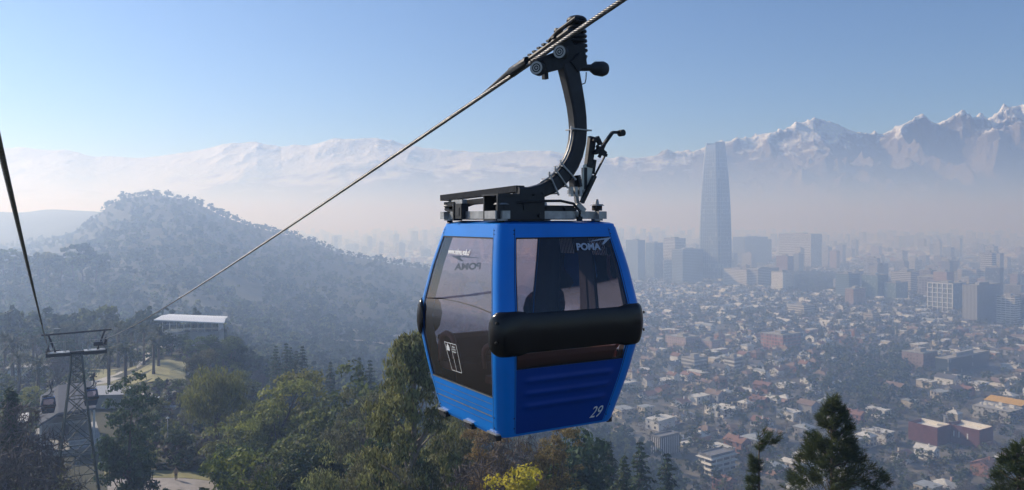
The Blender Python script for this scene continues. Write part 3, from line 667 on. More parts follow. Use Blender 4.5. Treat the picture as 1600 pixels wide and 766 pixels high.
    m = MB(); m.bar(Q(946, 242, -.05), Q(928, 277, -.05), .016, .016); m.bar(Q(929, 275, -.05), Q(909, 317, -.05), .04, .035); m.build('push_rod', M['dsteel'], g)
    m = MB(); m.bar(Q(898, 277), Q(899, 292), .085, .09); m.bar(Q(902, 274, -.05), Q(905, 292, -.05), .07, .03); m.build('arm_bracket', M['dsteel'], g)
    m = MB()
    for dx in (-7, 0, 7): m.bar(Q(899 + dx, 292, -.05), Q(899 + dx, 307, -.05), .03, .04)
    m.bar(Q(889, 300, 0), Q(909, 300, 0), .06, .04); m.bar(Q(900, 305), Q(902, 320), .035, .035); m.bar(Q(900, 318), Q(912, 330), .05, .05); m.build('link_joint', M['steel'], g)
    # ---- grip on the rope
    g.location = GC
    inv = Matrix.Rotation(-math.atan2(LV.y, LV.x), 3, 'Z')
    def W(v): return inv @ (Vector(v) - GC)          # world point -> gondola frame
    def RP(y, du=0.0, dv=0.0):                        # along the rope, du up, dv sideways (away from the camera +)
        return W(rope1(y)) + Vector((dv, 0, du))
    rd = (RP(7.0) - RP(8.4)).normalized()
    m = MB()
    m.tube([RP(9.05, .018, .0), RP(8.75, .035, .0), RP(8.5, .05, .0), RP(8.46, .035, .0), RP(8.18, .035, .0)], [.010, .024, .036, .058, .052], 10)
    m.tube([RP(8.2, .055, .03), RP(7.9, .075, .05), RP(7.6, .10, .07)], [.036, .034, .03], 8)
    for q in np.linspace(8.42, 7.8, 9): m.box(RP(q, .098 + (8.42 - q) * .03, .03), (.035, .05, .02))
    m.tube([RP(7.9, .12, .05), RP(7.75, .16, .05), RP(7.5, .17, .06)], .022, 8)
    m.build('grip_jaw', M['castiron'], g, True, angle=35)
    m = MB(); m.cyl(Q(872, 51, .1), Q(873, 47, .1), .045); m.cyl(Q(872, 55, .1), Q(872, 51, .1), .035); m.build('grip_cap', M['dsteel'], g, True, angle=35)
    m = MB(); m.bar(Q(836, 103, .06), Q(905, 78, .06), .12, .12); m.bar(Q(846, 106, .02), Q(890, 95, .02), .15, .12); m.bar(Q(880, 90, .05), Q(908, 88, .05), .16, .2); m.bar(Q(851, 108, .0), Q(852, 124, .0), .045, .05); m.bar(Q(892, 92, 0), Q(903, 108, 0), .17, .14)
    m.bar(Q(880, 60, .12), Q(893, 84, .1), .07, .1); m.build('grip_body', M['castiron'], g)
    for c in ((840, 107), (876, 82)):
        p = Q(*c, -.06); ax = Vector((-1, -.28, 0)).normalized() @ Matrix.Identity(3); ax = Vector((-.82, -.57, 0)).normalized(); m = MB()
        m.cyl(p + ax * .03, p - ax * .05, .066, n=24); wh = m.build('grip_roller', M['rubber'], g, True, angle=35)
        m = MB()
        for r0, r1 in ((.062, .043), (.032, .022), (.011, .0)):
            ux = Vector((ax.y, -ax.x, 0)); uz = Vector((0, 0, 1)); rows = [[p + ax * .034 + (ux * math.cos(a) + uz * math.sin(a)) * r for a in np.linspace(0, 2 * math.pi, 25)] for r in (r0, r1)]; m.grid(rows)
        m.build('roller_face', M['wheel'], wh)
    for (px, r) in ((892, .05), (903, .088)):       # spring stacks
        m = MB(); a, b = Q(px, 86, .14), Q(px + (-2 if px == 893 else -3), 34 if px > 900 else 46, .14); n_ = 7 if px > 900 else 5; pts = []
        for t_ in np.linspace(0, 1, n_ * 14 + 1):
            an = t_ * n_ * 2 * math.pi; pts.append(a.lerp(b, t_) + Vector((math.cos(an), math.sin(an), 0)) * r)
        m.tube(pts, .0185, 6); m.cyl(a, b, r * .75, n=12); m.build('spring', M['castiron'], g, True)
    m = MB(); a = Q(901, 33, .14); m.tube([a, a + Vector((0, 0, .02)), a + Vector((0, 0, .04)), a + Vector((0, 0, .055))], [.105, .10, .075, .03], 20); a = Q(902, 88, .14); m.cyl(a, a - Vector((0, 0, .06)), .105, .085, 20); m.build('spring_cap', M['castiron'], g, True, angle=30)
    m = MB(); m.cyl(Q(893, 106), Q(930, 106), .034, n=14); a, b = Q(925, 107), Q(946, 107); m.tube([Q(923, 107), Q(930, 107), Q(941, 108), Q(946, 108)], [.036, .070, .078, .064], 16); m.build('release_lever', M['dsteel'], g, True, angle=40)
    m = MB(); m.tube([Q(916, 113, -.02), Q(915.5, 124, -.02), Q(914, 130, -.02), Q(909, 132, -.02), Q(907, 128, -.02)], .006, 6); m.build('wire_hook', M['castiron'], g, True)
    return g, marks
GON, MARKS = make_gondola()
M['far_paint'] = mat('dull_blue_body', (.012, .03, .07), .5, spec=.3)  # darker, duller blue for the bodies of the distant gondolas
def copy_gondola(y, fn, label):
    c = copy_tree(GON); c['label'] = label
    for ch in list(KIDS[c.name]):
        if any(ch.data == mk.data for mk in MARKS[:1]): KIDS[c.name].remove(ch); bpy.data.objects.remove(ch)
    for ch in KIDS[c.name]:
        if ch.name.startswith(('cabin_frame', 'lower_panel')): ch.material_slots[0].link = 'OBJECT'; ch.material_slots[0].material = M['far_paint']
    p = rope_down(fn, y); q = rope1(7.695); c.location = GC + (p - q)
    return c
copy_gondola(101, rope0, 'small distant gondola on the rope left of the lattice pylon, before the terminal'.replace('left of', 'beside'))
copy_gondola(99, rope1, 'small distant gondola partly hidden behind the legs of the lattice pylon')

# ------------------------------------------------------------ pylon
def make_pylon():
    c = Vector((-41.4, 75, 0)); gzz = gz(c.x, c.y); zt = CZ - 12.7
    t = empty('cable_car_pylon', (c.x, c.y, gzz), math.atan2(LV.y, LV.x), 'tall green grey lattice pylon with crossarm carrying both ropes above the terminal', 'pylon')
    h = zt - gzz
    def lg(i, z): s = .42 + (2.55 - .42) * (1 - z / h) ** 1.15; return Vector(((-1, 1, 1, -1)[i] * s, (-1, -1, 1, 1)[i] * s, z))
    lv = [0, 4.6, 8.6, 11.8, 14.6, 16.8, 18.6, 19.8, 20.7, h]
    lv = [min(z * h / 21.6, h) for z in lv[:-1]] + [h]
    for i in range(4):
        m = MB(); m.tube([lg(i, z) for z in lv], [.10] * 4 + [.085] * 6, 8); m.box((lg(i, 0).x, lg(i, 0).y, .1), (.7, .7, .4)); m.build('leg', M['greenpaint'], t, True, angle=50)
    for i in range(4):
        m = MB(); j = (i + 1) % 4
        for a, b in zip(lv[:-1], lv[1:]):
            m.bar(lg(i, a), lg(j, b), .075); m.bar(lg(j, a), lg(i, b), .075); m.bar(lg(i, b), lg(j, b), .08)
            if b - a > 2.5: mid = (a + b) / 2; m.bar(lg(i, mid), lg(j, mid), .06)
        m.build('bracing', M['greenpaint'], t)
    m = MB(); 
    for x in (-.2, .2): m.bar((x, 0, .3), (x, 0, h), .045)
    for z in np.arange(.6, h, .4): m.bar((-.2, 0, z), (.2, 0, z), .03)
    m.build('ladder', M['steel'], t)
    m = MB(); m.bar((-2.55, 0, h + .1), (2.55, 0, h + .1), .34, .40); m.build('crossarm', M['dsteel'], t)
    m = MB(); m.bar((-2.9, 0, h + 2.0), (2.95, 0, h + 2.15), .13, .16)
    for s in (-1, 1):
        m.bar((s * 1.75, 0, h + .3), (s * 2.35, 0, h + 2.05), .16); 
    m.build('lifting_frame', M['dsteel'], t)
    m = MB()
    for s in (-1, 1):
        m.bar((s * .95, 0, h + .3), (s * .95, 0, h + 1.9), .12)
        for k in (-.4, .4): m.bar((s * 1.5 + k, -.55, h + .35), (s * 1.5 + k, -.55, h + 1.35), .04)
        m.bar((s * 1.5 - .7, -.55, h + 1.35), (s * 1.5 + .7, -.55, h + 1.35), .05); m.bbox(s * 1.5 - .9, s * 1.5 + .9, -.6, .6, h + .28, h + .33)
    m.build('work_platform', M['steel'], t)
    m = MB(); m.bbox(-1.9, -1.35, -.1, .1, h + 2.15, h + 2.55); m.bbox(-1.7, -1.6, -.12, -.1, h + 2.3, h + 2.45); sg = m.build('small_sign', M['steel'], t)
    # sheave assemblies under each rope, tilted along it
    for s, fn in ((-1, rope0), (1, rope1)):
        p = fn(75.0) - Vector((c.x, c.y, gzz)); a = Matrix.Rotation(-math.atan2(LV.y, LV.x), 3, 'Z'); p = a @ p
        sl = -.27; m = MB(); up = Vector((0, 0, 1))
        for dx in (-.11, .11): m.bar(p + Vector((dx, -1.9, 1.9 * .27 - .42)), p + Vector((dx, 1.9, -1.9 * .27 - .42)), .05, .22)
        m.bar(p + Vector((-s * .9, 0, -.4)), p + Vector((s * .2, 0, -.4)), .3, .35)
        sh = m.build('sheave_beam', M['dsteel'], t)
        for k in range(6):
            yy = -1.75 + .7 * k; m = MB(); q = p + Vector((0, yy, -yy * .27 - .225)); m.cyl(q - Vector((.06, 0, 0)), q + Vector((.06, 0, 0)), .20, n=16); m.build('sheave', M['rubber'], sh, True, angle=40)
make_pylon()
# ------------------------------------------------------------ vegetation
def rdir(rng, n):
    v = rng.normal(size=(n, 3)); return v / np.linalg.norm(v, axis=1, keepdims=True)
def leaf_quads(rng, Pn, Nn, L, Wd, droop=0.0):
    """one rhombus per point: tangent random, L long, Wd wide"""
    n = len(Pn); r = rdir(rng, n); N = Nn + r * .62; N /= np.linalg.norm(N, axis=1, keepdims=True)
    T = np.cross(N, rdir(rng, n)); T[:, 2] -= droop; T /= np.linalg.norm(T, axis=1, keepdims=True) + 1e-9; B = np.cross(N, T); B /= np.linalg.norm(B, axis=1, keepdims=True) + 1e-9
    l = (L * rng.uniform(.6, 1.3, n))[:, None] / 2; w_ = (Wd * rng.uniform(.6, 1.3, n))[:, None] / 2
    V = np.stack([Pn - T * l, Pn + B * w_, Pn + T * l, Pn - B * w_], 1).reshape(-1, 3)
    return V, np.arange(4 * n).reshape(-1, 4)
def clump_cloud(rng, C, Rd, per, L, Wd, droop=0., squash=.8):
    Ps, Ns = [], []
    for c, r in zip(C, Rd):
        n = max(3, int(per * (r / np.mean(Rd)) ** 2)); d = rdir(rng, n); d[:, 2] = np.where(d[:, 2] < -.3, -d[:, 2] * .6, d[:, 2]); q = r * (1 - .55 * rng.random(n) ** 2)
        p = d * q[:, None]; p[:, 2] *= squash; Ps.append(c + p); Ns.append(d)
    return leaf_quads(rng, np.concatenate(Ps), np.concatenate(Ns), L, Wd, droop)
def broad_shape(rng, h, wd, nclump, base=.25, low=.50):
    """clump centres in an uneven crown of height h and width wd"""
    C = []; Rr = []
    lobes = [(rng.uniform(-.28, .28) * wd, rng.uniform(-.28, .28) * wd, rng.uniform(low, .80) * h, rng.uniform(.55, 1)) for _ in range(7)] + [(0, 0, h * .75, 1.1)]
    for k in range(nclump):
        lx, ly, lz, ls = lobes[rng.integers(len(lobes))]; d = rdir(rng, 1)[0]; r = rng.uniform(.45, 1.0)
        c = np.array([lx + d[0] * r * wd * .26 * ls, ly + d[1] * r * wd * .26 * ls, lz + d[2] * r * h * (.26 if d[2] > 0 else .34) * ls])
        c[2] = np.clip(c[2], base * h, h * .97); C.append(c); Rr.append(rng.uniform(.07, .14) * wd)
    return np.array(C), np.array(Rr)
def trunk_mb(rng, h, C, r0, nb=7, lean=.05, fork=.3):
    m = MB(); top = Vector((rng.uniform(-lean, lean) * h, rng.uniform(-lean, lean) * h, h * .75))
    pts = [Vector((0, 0, -.6))] + [Vector((top.x * t ** 1.5 + rng.uniform(-.015, .015) * h, top.y * t ** 1.5 + rng.uniform(-.015, .015) * h, h * .75 * t)) for t in np.linspace(.08, 1, 7)]
    m.tube(pts, [r0 * 1.25] + list(np.linspace(r0, r0 * .2, 7)), 7)
    idx = rng.choice(len(C), min(nb, len(C)), replace=False)
    for i in idx:
        c = Vector(C[i]); t = min(.85, max(.15, (c.z / h - fork * .8))); a = pts[1 + int(t * 6)]
        mid = a.lerp(c, .5) + Vector((0, 0, -.03 * h)); m.tube([a, mid, c], [r0 * .42, r0 * .26, r0 * .08], 5)
    return m
PROTO = {}
def reg(kind, crownmb, trunkmb, cm, tm, h, cname='crown'):
    PROTO.setdefault(kind, []).append((crownmb, trunkmb, cm, tm, h, cname))
def mk_proto(kind, seed, h, wd, nclump, per, L, Wd, cm, tm, droop=0., base=.25, squash=.8, bare=False, r0=.28, nb=8):
    rng = np.random.default_rng(seed); C, Rr = broad_shape(rng, h, wd, nclump, base, .50 if base > .05 else .14)
    V, Fq = clump_cloud(rng, C, Rr, per, L, Wd, droop, squash); m = MB().add(V, Fq)
    reg(kind, m, trunk_mb(rng, h, C, r0, nb), cm, tm, h)
def conifer_proto(kind, seed, h, wd, nwh, per, cm, L=.5, Wd=.16, up=.1, gap=.15):
    rng = np.random.default_rng(seed); Ps = []; Ns = []; m = MB(); t = MB(); t.tube([(0, 0, -.6), (0, 0, h * .5), (0, 0, h * .97)], [.25, .14, .03], 7)
    for k in range(nwh):
        f = (k + .5) / nwh; z = h * (gap + (1 - gap) * f); r = wd / 2 * (1 - f) ** .8 * rng.uniform(.75, 1.15) + .15
        nb = rng.integers(5, 8); a0 = rng.uniform(0, 6.28)
        for b in range(nb):
            a = a0 + b * 6.283 / nb + rng.uniform(-.3, .3); rr = r * rng.uniform(.6, 1.15); n = max(3, int(per * rr / wd * 2)); s = rng.uniform(.1, 1, n) ** .8
            x = np.cos(a) * rr * s; y = np.sin(a) * rr * s; zz = z + rr * (up * s - .12 * s * s) ; side = rng.normal(size=n) * .12 * rr * (1 - s * .5)
            Ps.append(np.stack([x - np.sin(a) * side, y + np.cos(a) * side, zz + rng.normal(size=n) * .05 * rr], 1)); Ns.append(np.tile([0, 0, 1.], (n, 1)) + .3 * np.array([np.cos(a), np.sin(a), 0]))
            if rr > .8: t.tube([(0, 0, z), (np.cos(a) * rr * .8, np.sin(a) * rr * .8, z + rr * up * .6)], [.05, .015], 4)
    V, Fq = leaf_quads(rng, np.concatenate(Ps), np.concatenate(Ns), L, Wd, .2); m.add(V, Fq); reg(kind, m, t, cm, M['bark'], h)
def palm_proto(seed, h):
    rng = np.random.default_rng(seed); t = MB(); t.tube([(0, 0, -.5), (0, 0, h * .3), (0, 0, h)], [.34, .24, .26], 9); m = MB(); Ps = []; Ns = []; V = []; Fq = []
    for k in range(46):
        a = rng.uniform(0, 6.28); e = rng.uniform(-.5, 1.3); L = rng.uniform(2.6, 3.6); rows = []
        for s in np.linspace(0, 1, 6):
            r = L * s * math.cos(e) + .15; z = h + .2 + L * s * math.sin(e) - 1.9 * s * s * (1.2 - .4 * e); wd = .42 * math.sin(math.pi * min(1, .15 + s * .85)) + .02
            cx, cy_ = math.cos(a), math.sin(a); rows.append([(cx * r - cy_ * wd, cy_ * r + cx * wd, z - wd * .5), (cx * r, cy_ * r, z), (cx * r + cy_ * wd, cy_ * r - cx * wd, z - wd * .5)])
        # separate leaflets give the frond a ragged edge
        for i in range(5):
            for sgn in (0, 2):
                a0, a1 = np.array(rows[i][1]), np.array(rows[i + 1][1]); b0 = np.array(rows[i][sgn]); b1 = np.array(rows[i + 1][sgn])
                for q in (0, .5):
                    p0 = a0 * (1 - q) + a1 * q; p1 = a0 * (.7 - q) + a1 * (.3 + q); e1 = (b0 * (.4 - q * .4) + b1 * (.6 + q * .4)) + (a1 - a0) * .25
                    m.add([tuple(p0), tuple(p1), tuple(e1)], [(0, 1, 2)])
    m.tube([(0, 0, h - .5), (0, 0, h + .3)], [.40, .3], 8); reg('palm', m, t, M['palm'], M['bark'], h + 2)
# prototypes (metres)
for sd_ in range(4): mk_proto('mid', 10 + sd_, 11, 9.5, 75, 62, .50, .26, M[('leaf_mid', 'leaf_olive', 'leaf_mid', 'leaf_dark')[sd_]], M['bark'], .2, .04)
for sd_ in range(3): mk_proto('olive', 20 + sd_, 9, 8, 60, 60, .42, .20, M[('leaf_olive', 'leaf_grey', 'leaf_lime')[sd_]], M['bark'], .3, .12)
for sd_ in range(2): mk_proto('dark', 30 + sd_, 13, 9, 105, 65, .45, .26, M['leaf_dark'], M['bark'], .1, .02)
for sd_ in range(2): mk_proto('grey', 40 + sd_, 8, 8, 50, 45, .40, .09, M['leaf_grey'], M['palebark'], .2, .2)
for sd_ in range(2): mk_proto('willow', 50 + sd_, 13, 12, 90, 75, .62, .16, M[('leaf_lime', 'leaf_olive')[sd_]], M['bark'], 1.6, .12, 1.1)
for sd_ in range(3): mk_proto('bare', 60 + sd_, 10, 8, 60, 40, .95, .045, M['twig'], M['bark'], -.5, .2, 1., nb=22, r0=.24)
mk_proto('yellow', 70, 11, 7, 110, 75, .26, .17, M['leaf_yellow'], M['bark'], .1, .15)
mk_proto('brown', 75, 15, 6.5, 90, 85, .32, .13, M['leaf_brown'], M['bark'], .5, .1)
for sd_ in range(3): conifer_proto('conifer', 80 + sd_, 15, 7, 26, 30, M['leaf_dark'], .75, .26)
conifer_proto('cypress', 90, 10, 2.4, 40, 34, M['leaf_dark'], .5, .22, up=1.6, gap=.03)
for sd_ in range(2): palm_proto(95 + sd_, 7.5 + sd_)
for sd_ in range(3): mk_proto('far', 100 + sd_, 12, 8, 26, 16, 1.15, .75, M[('leaf_dark', 'leaf_mid', 'leaf_olive')[sd_]], M['bark'], .1, .1, r0=.3, nb=3)
NTREE = 0
_pm = {}
def proto_obj(kind, k):
    key = (kind, k)
    if key not in _pm:
        cm_, tm_, c, t_, h, cn = PROTO[kind][k]
        e = empty(kind_name(kind)); tag(e, cat='tree'); o = cm_.build('crown', c, e); o2 = tm_.build('trunk', t_, e, True)
        _pm[key] = e; return e, True
    return _pm[key], False
def kind_name(k): return {'palm': 'palm_tree', 'conifer': 'conifer_tree', 'cypress': 'cypress_tree', 'bare': 'bare_tree', 'willow': 'willow_tree', 'yellow': 'yellow_tree', 'brown': 'brown_leaved_tree', 'euca': 'eucalyptus_tree', 'pine': 'pine_tree'}.get(k, 'leafy_tree')
rt = np.random.default_rng(55)
TREEPOS = []
def put_tree(kind, x, y, h, label, group=None, k=None, wide=1.0, z=None):
    k = int(rt.integers(len(PROTO[kind]))) if k is None else k
    e, new = proto_obj(kind, k)
    o = e if new else copy_tree(e)
    s = h / PROTO[kind][k][4]; o.location = (x, y, gz(x, y) if z is None else z); o.scale = (s * wide, s * wide, s); o.rotation_euler = (0, 0, float(rt.uniform(0, 6.28)))
    tag(o, label, 'tree', group or ''); 
    if not group and 'group' in o: del o['group']
    TREEPOS.append((x, y)); return o
def tree_px(kind, px, py, d, label, h=None, **kw):
    x = (px - 800) / F * d; top = CZ + (345 - py) / F * d; g_ = gz(x, d)
    return put_tree(kind, x, d, (top - g_) if h is None else h, label, **kw)
# ---- hero trees below the gondola and by the lens
def hero_euca():
    rng = np.random.default_rng(5); d = 46.; x = (645 - 800) / F * d; top = CZ + (345 - 540) / F * d; g_ = gz(x, d); h = top - g_
    C = []; Rr = []
    outl = [(540, 0, .9), (560, .5, 1.), (600, 1.0, 2.3), (640, 1.3, 3.0), (690, 1.8, 3.6), (740, 2.0, 4.2), (790, 2.0, 4.8), (850, 1.8, 5)]
    for k in range(170):
        i = rng.uniform(0, len(outl) - 1.001); a, b = outl[int(i)], outl[int(i) + 1]; f = i - int(i); yy = a[0] * (1 - f) + b[0] * f; rr = (a[2] * (1 - f) + b[2] * f) * .75
        an = rng.uniform(0, 6.28); q = rng.uniform(.3, 1) ** .6
        C.append((math.cos(an) * rr * q - .5 * f, math.sin(an) * rr * q, (345 - yy) / F * d + CZ - g_ + rng.uniform(-.3, .3))); Rr.append(rng.uniform(.35, .75))
    C = np.array(C); V, Fq = clump_cloud(rng, C, np.array(Rr), 70, .38, .11, 1.2, 1.0)
    e = empty('eucalyptus_tree', (x, d, g_), 0, 'tall grey green eucalyptus rising close beside the gondola, highest crown near it', 'tree')
    MB().add(V, Fq).build('crown', M['leaf_euca'], e)
    m = MB(); P_ = [Vector((0, 0, -.6)), Vector((.2, 0, h * .3)), Vector((-.1, .1, h * .55)), Vector((.15, 0, h * .8)), Vector((0, 0, h * .97))]; m.tube(P_, [.4, .3, .22, .11, .03], 9)
    for i in rng.choice(len(C), 34, replace=False):
        c = Vector(C[i]); z0 = max(h * .25, c.z - rng.uniform(1.2, 3)); m.tube([Vector((0, 0, z0)), Vector((c.x * .5, c.y * .5, z0 + (c.z - z0) * .6)), c], [.09, .06, .02], 5)
    m.build('trunk', M['palebark'], e, True); TREEPOS.append((x, d))
hero_euca()
def hero_pine(px, py, d, outl, n, seed, label, sparse=1.0):
    rng = np.random.default_rng(seed); x = (px - 800) / F * d; g_ = gz(x, d); top = CZ + (345 - py) / F * d; h = top - g_
    Cs = []
    for k in range(n):
        i = rng.uniform(0, 1) ** .8 * (len(outl) - 1.001); a, b = outl[int(i)], outl[int(i) + 1]; f = i - int(i); yy = a[0] * (1 - f) + b[0] * f; L_ = a[1] * (1 - f) + b[1] * f; R_ = a[2] * (1 - f) + b[2] * f
        cx = (L_ + R_) / 2; rr = (R_ - L_) / 2 / F * d; an = rng.uniform(0, 6.28); q = rng.uniform(0, 1) ** .45
        Cs.append(((cx - px) / F * d + math.cos(an) * rr * q, math.sin(an) * rr * q, (345 - yy) / F * d + CZ - g_ + rng.normal() * .08, rr * q))
    Cs = np.array(Cs); nk = max(12, n // 26); K_ = Cs[:nk]; j = np.argmin(((Cs[:, None, :3] - K_[None, :, :3]) ** 2).sum(2), 1); Cs[:, :3] = K_[j, :3] + (Cs[:, :3] - K_[j, :3]) * .62; V = []; nb = 18
    m = MB(); allV = []
    for c in Cs:                                 # needle tufts: a brush of thin blades
        ax = np.array([c[0], c[1], 0.]); nn = np.linalg.norm(ax) + 1e-6; ax = ax / nn * .8 + np.array([0, 0, .55]) + rng.normal(size=3) * .25; ax /= np.linalg.norm(ax)
        d_ = ax + rng.normal(size=(nb, 3)) * .55; d_ /= np.linalg.norm(d_, axis=1, keepdims=True); L_ = rng.uniform(.10, .22, nb)[:, None]; s_ = np.cross(d_, rng.normal(size=(nb, 3))); s_ /= np.linalg.norm(s_, axis=1, keepdims=True)
        b = c[:3] + ax * rng.uniform(-.12, .12, nb)[:, None]
        allV.append(np.stack([b - s_ * .006, b + s_ * .006, b + d_ * L_ + s_ * .003, b + d_ * L_ - s_ * .003], 1).reshape(-1, 3))
    V = np.concatenate(allV); e = empty('pine_tree', (x, d, g_), 0, label, 'tree'); m.add(V, np.arange(len(V)).reshape(-1, 4)); m.build('crown', M['needle'], e)
    m = MB(); m.tube([(0, 0, -.6), (0, 0, h * .6), (0, 0, h * .98)], [.3, .16, .02], 8)
    for i in rng.choice(len(Cs), int(min(60, n / 16)), replace=False):
        c = Cs[i]; m.tube([(0, 0, c[2] - .25 * c[3] - .1), (c[0] * .6, c[1] * .6, c[2] - .15), (c[0], c[1], c[2])], [.035, .022, .008], 4)
    m.build('trunk', M['bark'], e, True); TREEPOS.append((x, d))
hero_pine(1300, 626, 27, [(626, 1298, 1304), (645, 1284, 1322), (665, 1278, 1330), (690, 1262, 1336), (705, 1258, 1345), (725, 1242, 1356), (745, 1232, 1385), (770, 1225, 1392), (820, 1210, 1400)], 2300, 5, 'bushy dark pine top standing over the nearest streets')
hero_pine(1186, 672, 30, [(672, 1180, 1202), (680, 1180, 1221), (690, 1186, 1218), (697, 1190, 1194), (712, 1170, 1194), (725, 1172, 1190), (732, 1182, 1188), (745, 1166, 1192), (758, 1170, 1188), (790, 1160, 1196)], 330, 6, 'thin sparse pine with flat tufts standing apart over the rooftops')
hero_pine(1594, 690, 26, [(690, 1590, 1608), (715, 1570, 1620), (735, 1562, 1630), (760, 1553, 1640), (800, 1540, 1660)], 900, 7, 'dark pine top cut by the picture edge beyond the bushy pine')
# big individual crowns of the wooded slope
mk_proto('euca', 200, 20, 11, 95, 75, .50, .15, M['leaf_euca'], M['palebark'], 1.3, .15, 1.1, r0=.4, nb=14)
mk_proto('euca', 201, 20, 10, 95, 75, .46, .15, M['leaf_grey'], M['palebark'], 1.2, .15, 1.0, r0=.4, nb=14)
G_ = 'trees on the near wooded slope'
for px, py, d, kd in ((248, 516, 212, 'dark'), (268, 520, 208, 'mid'), (290, 517, 214, 'dark'), (308, 522, 206, 'mid'), (328, 519, 212, 'dark'), (348, 523, 208, 'mid'), (362, 520, 216, 'dark')): tree_px(kd, px, py, d, ('dark' if kd == 'dark' else 'green') + ' tree hiding the base of the white pavilion', group='trees before the white pavilion', wide=1.25)
H = [('euca', 520, 698, 56, 'grey leafy tree in front of the eucalyptus, nearest to the patio side'), ('euca', 700, 610, 70, 'hazy grey green tree just behind the eucalyptus and under the cabin'),
 ('brown', 760, 668, 62, 'brownish tree directly under the left corner of the cabin'.replace('left', 'near')), ('bare', 730, 690, 55, 'bare twiggy tree between the eucalyptus and the yellow tree'),
 ('yellow', 806, 712, 52, 'small bright yellow green tree under the cabin floor'), ('brown', 862, 674, 66, 'tall ochre brown tree just behind the bright yellow tree'),
 ('mid', 905, 668, 95, 'dark green tree below the number on the cabin'), ('conifer', 952, 690, 118, 'dark conifer nearest the cabin at the edge of the city'), ('conifer', 1000, 690, 128, 'tallest dark conifer at the edge of the wooded slope above the city'),
 ('conifer', 1042, 708, 135, 'dark conifer standing last in the row above the first houses'), ('conifer', 975, 712, 108, 'low dark conifer in front of the tallest one at the slope edge'), ('dark', 925, 720, 90, 'round dark tree at the bottom beneath the gondola'),
 ('olive', 376, 716, 68, 'yellow green bush tree beside the paved patio'), ('willow', 340, 573, 122, 'large spreading tree with yellow green top beyond the lawn'), ('willow', 395, 630, 128, 'rounded olive tree leaning against the large spreading tree'),
 ('dark', 200, 588, 92, 'tall dark dense tree beside the pylon legs'), ('dark', 215, 640, 98, 'lower dark tree behind the lawn next to the tall dark one'), ('cypress', 17, 612, 68, 'narrow dark cypress beside the terminal roofs'),
 ('bare', 40, 672, 62, 'bare purplish tree in the corner below the cypress'), ('bare', 5, 660, 55, 'bare twiggy tree at the picture edge below the cypress'), ('grey', 22, 722, 58, 'grey bushy tree below the bare purplish one'),
 ('olive', 470, 585, 120, 'bright olive tree in the middle of the slope below the dark firs'), ('olive', 440, 598, 112, 'light green tree between the spreading tree and the dark firs'),
 ('mid', 545, 575, 105, 'leafy green tree close behind the eucalyptus crown'), ('mid', 500, 640, 88, 'bushy green tree below the bright olive tree'), ('olive', 575, 620, 90, 'soft olive tree touching the eucalyptus outline'),
 ('mid', 455, 668, 92, 'wide green tree above the grey leafy tree'), ('euca', 590, 690, 50, 'lower eucalyptus clump with hanging grey leaves at the bottom edge'), ('euca', 660, 720, 44, 'dark eucalyptus clump at the bottom edge under the tall one'),
 ('grey', 420, 720, 76, 'pale grey shrubby tree behind the yellow green bush'), ('dark', 610, 655, 62, 'shaded dark tree pressed behind the eucalyptus trunk'), ('bare', 790, 700, 72, 'grey bare tree behind the yellow tree'), ('mid', 840, 712, 74, 'green tree between the yellow and the ochre tree')]
for i_, (k_, px, py, d, lb) in enumerate(H): tree_px(k_, px, py, d, lb, **({'k': 0 if px == 340 else 1} if k_ == 'willow' else {'k': 2} if px == 376 else {'wide': .78} if px in (200, 215) else {}))
for i, (px, py) in enumerate([(431, 540), (447, 536), (454, 542), (472, 540), (463, 548)]): tree_px('conifer', px, py, 190 + 5 * (i % 3), 'dark pointed fir in the tight group in the middle of the slope', group='group of dark firs', wide=.8)
for px, py in [(516, 565), (561, 558), (578, 562)]: tree_px('conifer', px, py, 175, 'small dark pointed fir alone between leafy crowns beside the eucalyptus', group='scattered small firs', wide=.75)
for i, (px, py, d) in enumerate([(20, 520, 175), (52, 518, 200), (30, 545, 160), (60, 552, 150), (185, 498, 205), (205, 500, 200), (225, 503, 195), (120, 498, 215), (95, 503, 210), (165, 495, 220), (248, 505, 190), (196, 528, 160), (170, 532, 158), (150, 505, 225), (8, 515, 185), (240, 520, 180), (215, 515, 230)]):
    tree_px('palm', px, py, d, 'date palm among the palms around the terminal park', group='palms around the terminal park', wide=1.15)
# generic slope trees
ZN = [(90, 'below the terminal'), (260, 'around the terminal park'), (400, 'behind the lawn and patio'), (560, 'on the slope between patio and gondola'), (760, 'behind the eucalyptus'), (1000, 'under the gondola'), (1700, 'at the foot of the slope by the first streets')]
def zone(px, d):
    nm = [n for p_, n in ZN if px < p_][0]
    return ('far away in the hazy valley ' + ('' if px < 400 else 'beyond the firs') if d > 230 else nm).strip()
LB = {'mid': 'bushy green tree', 'olive': 'light olive green tree', 'dark': 'dense dark green tree', 'grey': 'grey leaved small tree', 'bare': 'bare winter tree', 'willow': 'drooping broad olive tree', 'euca': 'loose grey green eucalyptus', 'conifer': 'dark conifer', 'yellow': 'yellow green tree', 'brown': 'brown leaved tree', 'far': 'dark round tree', 'cypress': 'narrow cypress', 'palm': 'palm'}
rs_ = np.random.default_rng(77); cnt = 0; tries = 0
def lawn(x, y):
    px = 800 + F * x / y; py = 345 - F * (gz(x, y) - CZ) / y
    if 20 < px < 345 and 88 < y < 108: return True          # lawn, patio
    if 60 < px < 330 and 108 < y < 150 and px < 190: return True    # terminal
    if 140 < px < 290 and 165 < y < 200: return True          # upper lawn and road
    if 235 < px < 370 and 222 < y < 255: return True          # white pavilion
    return False
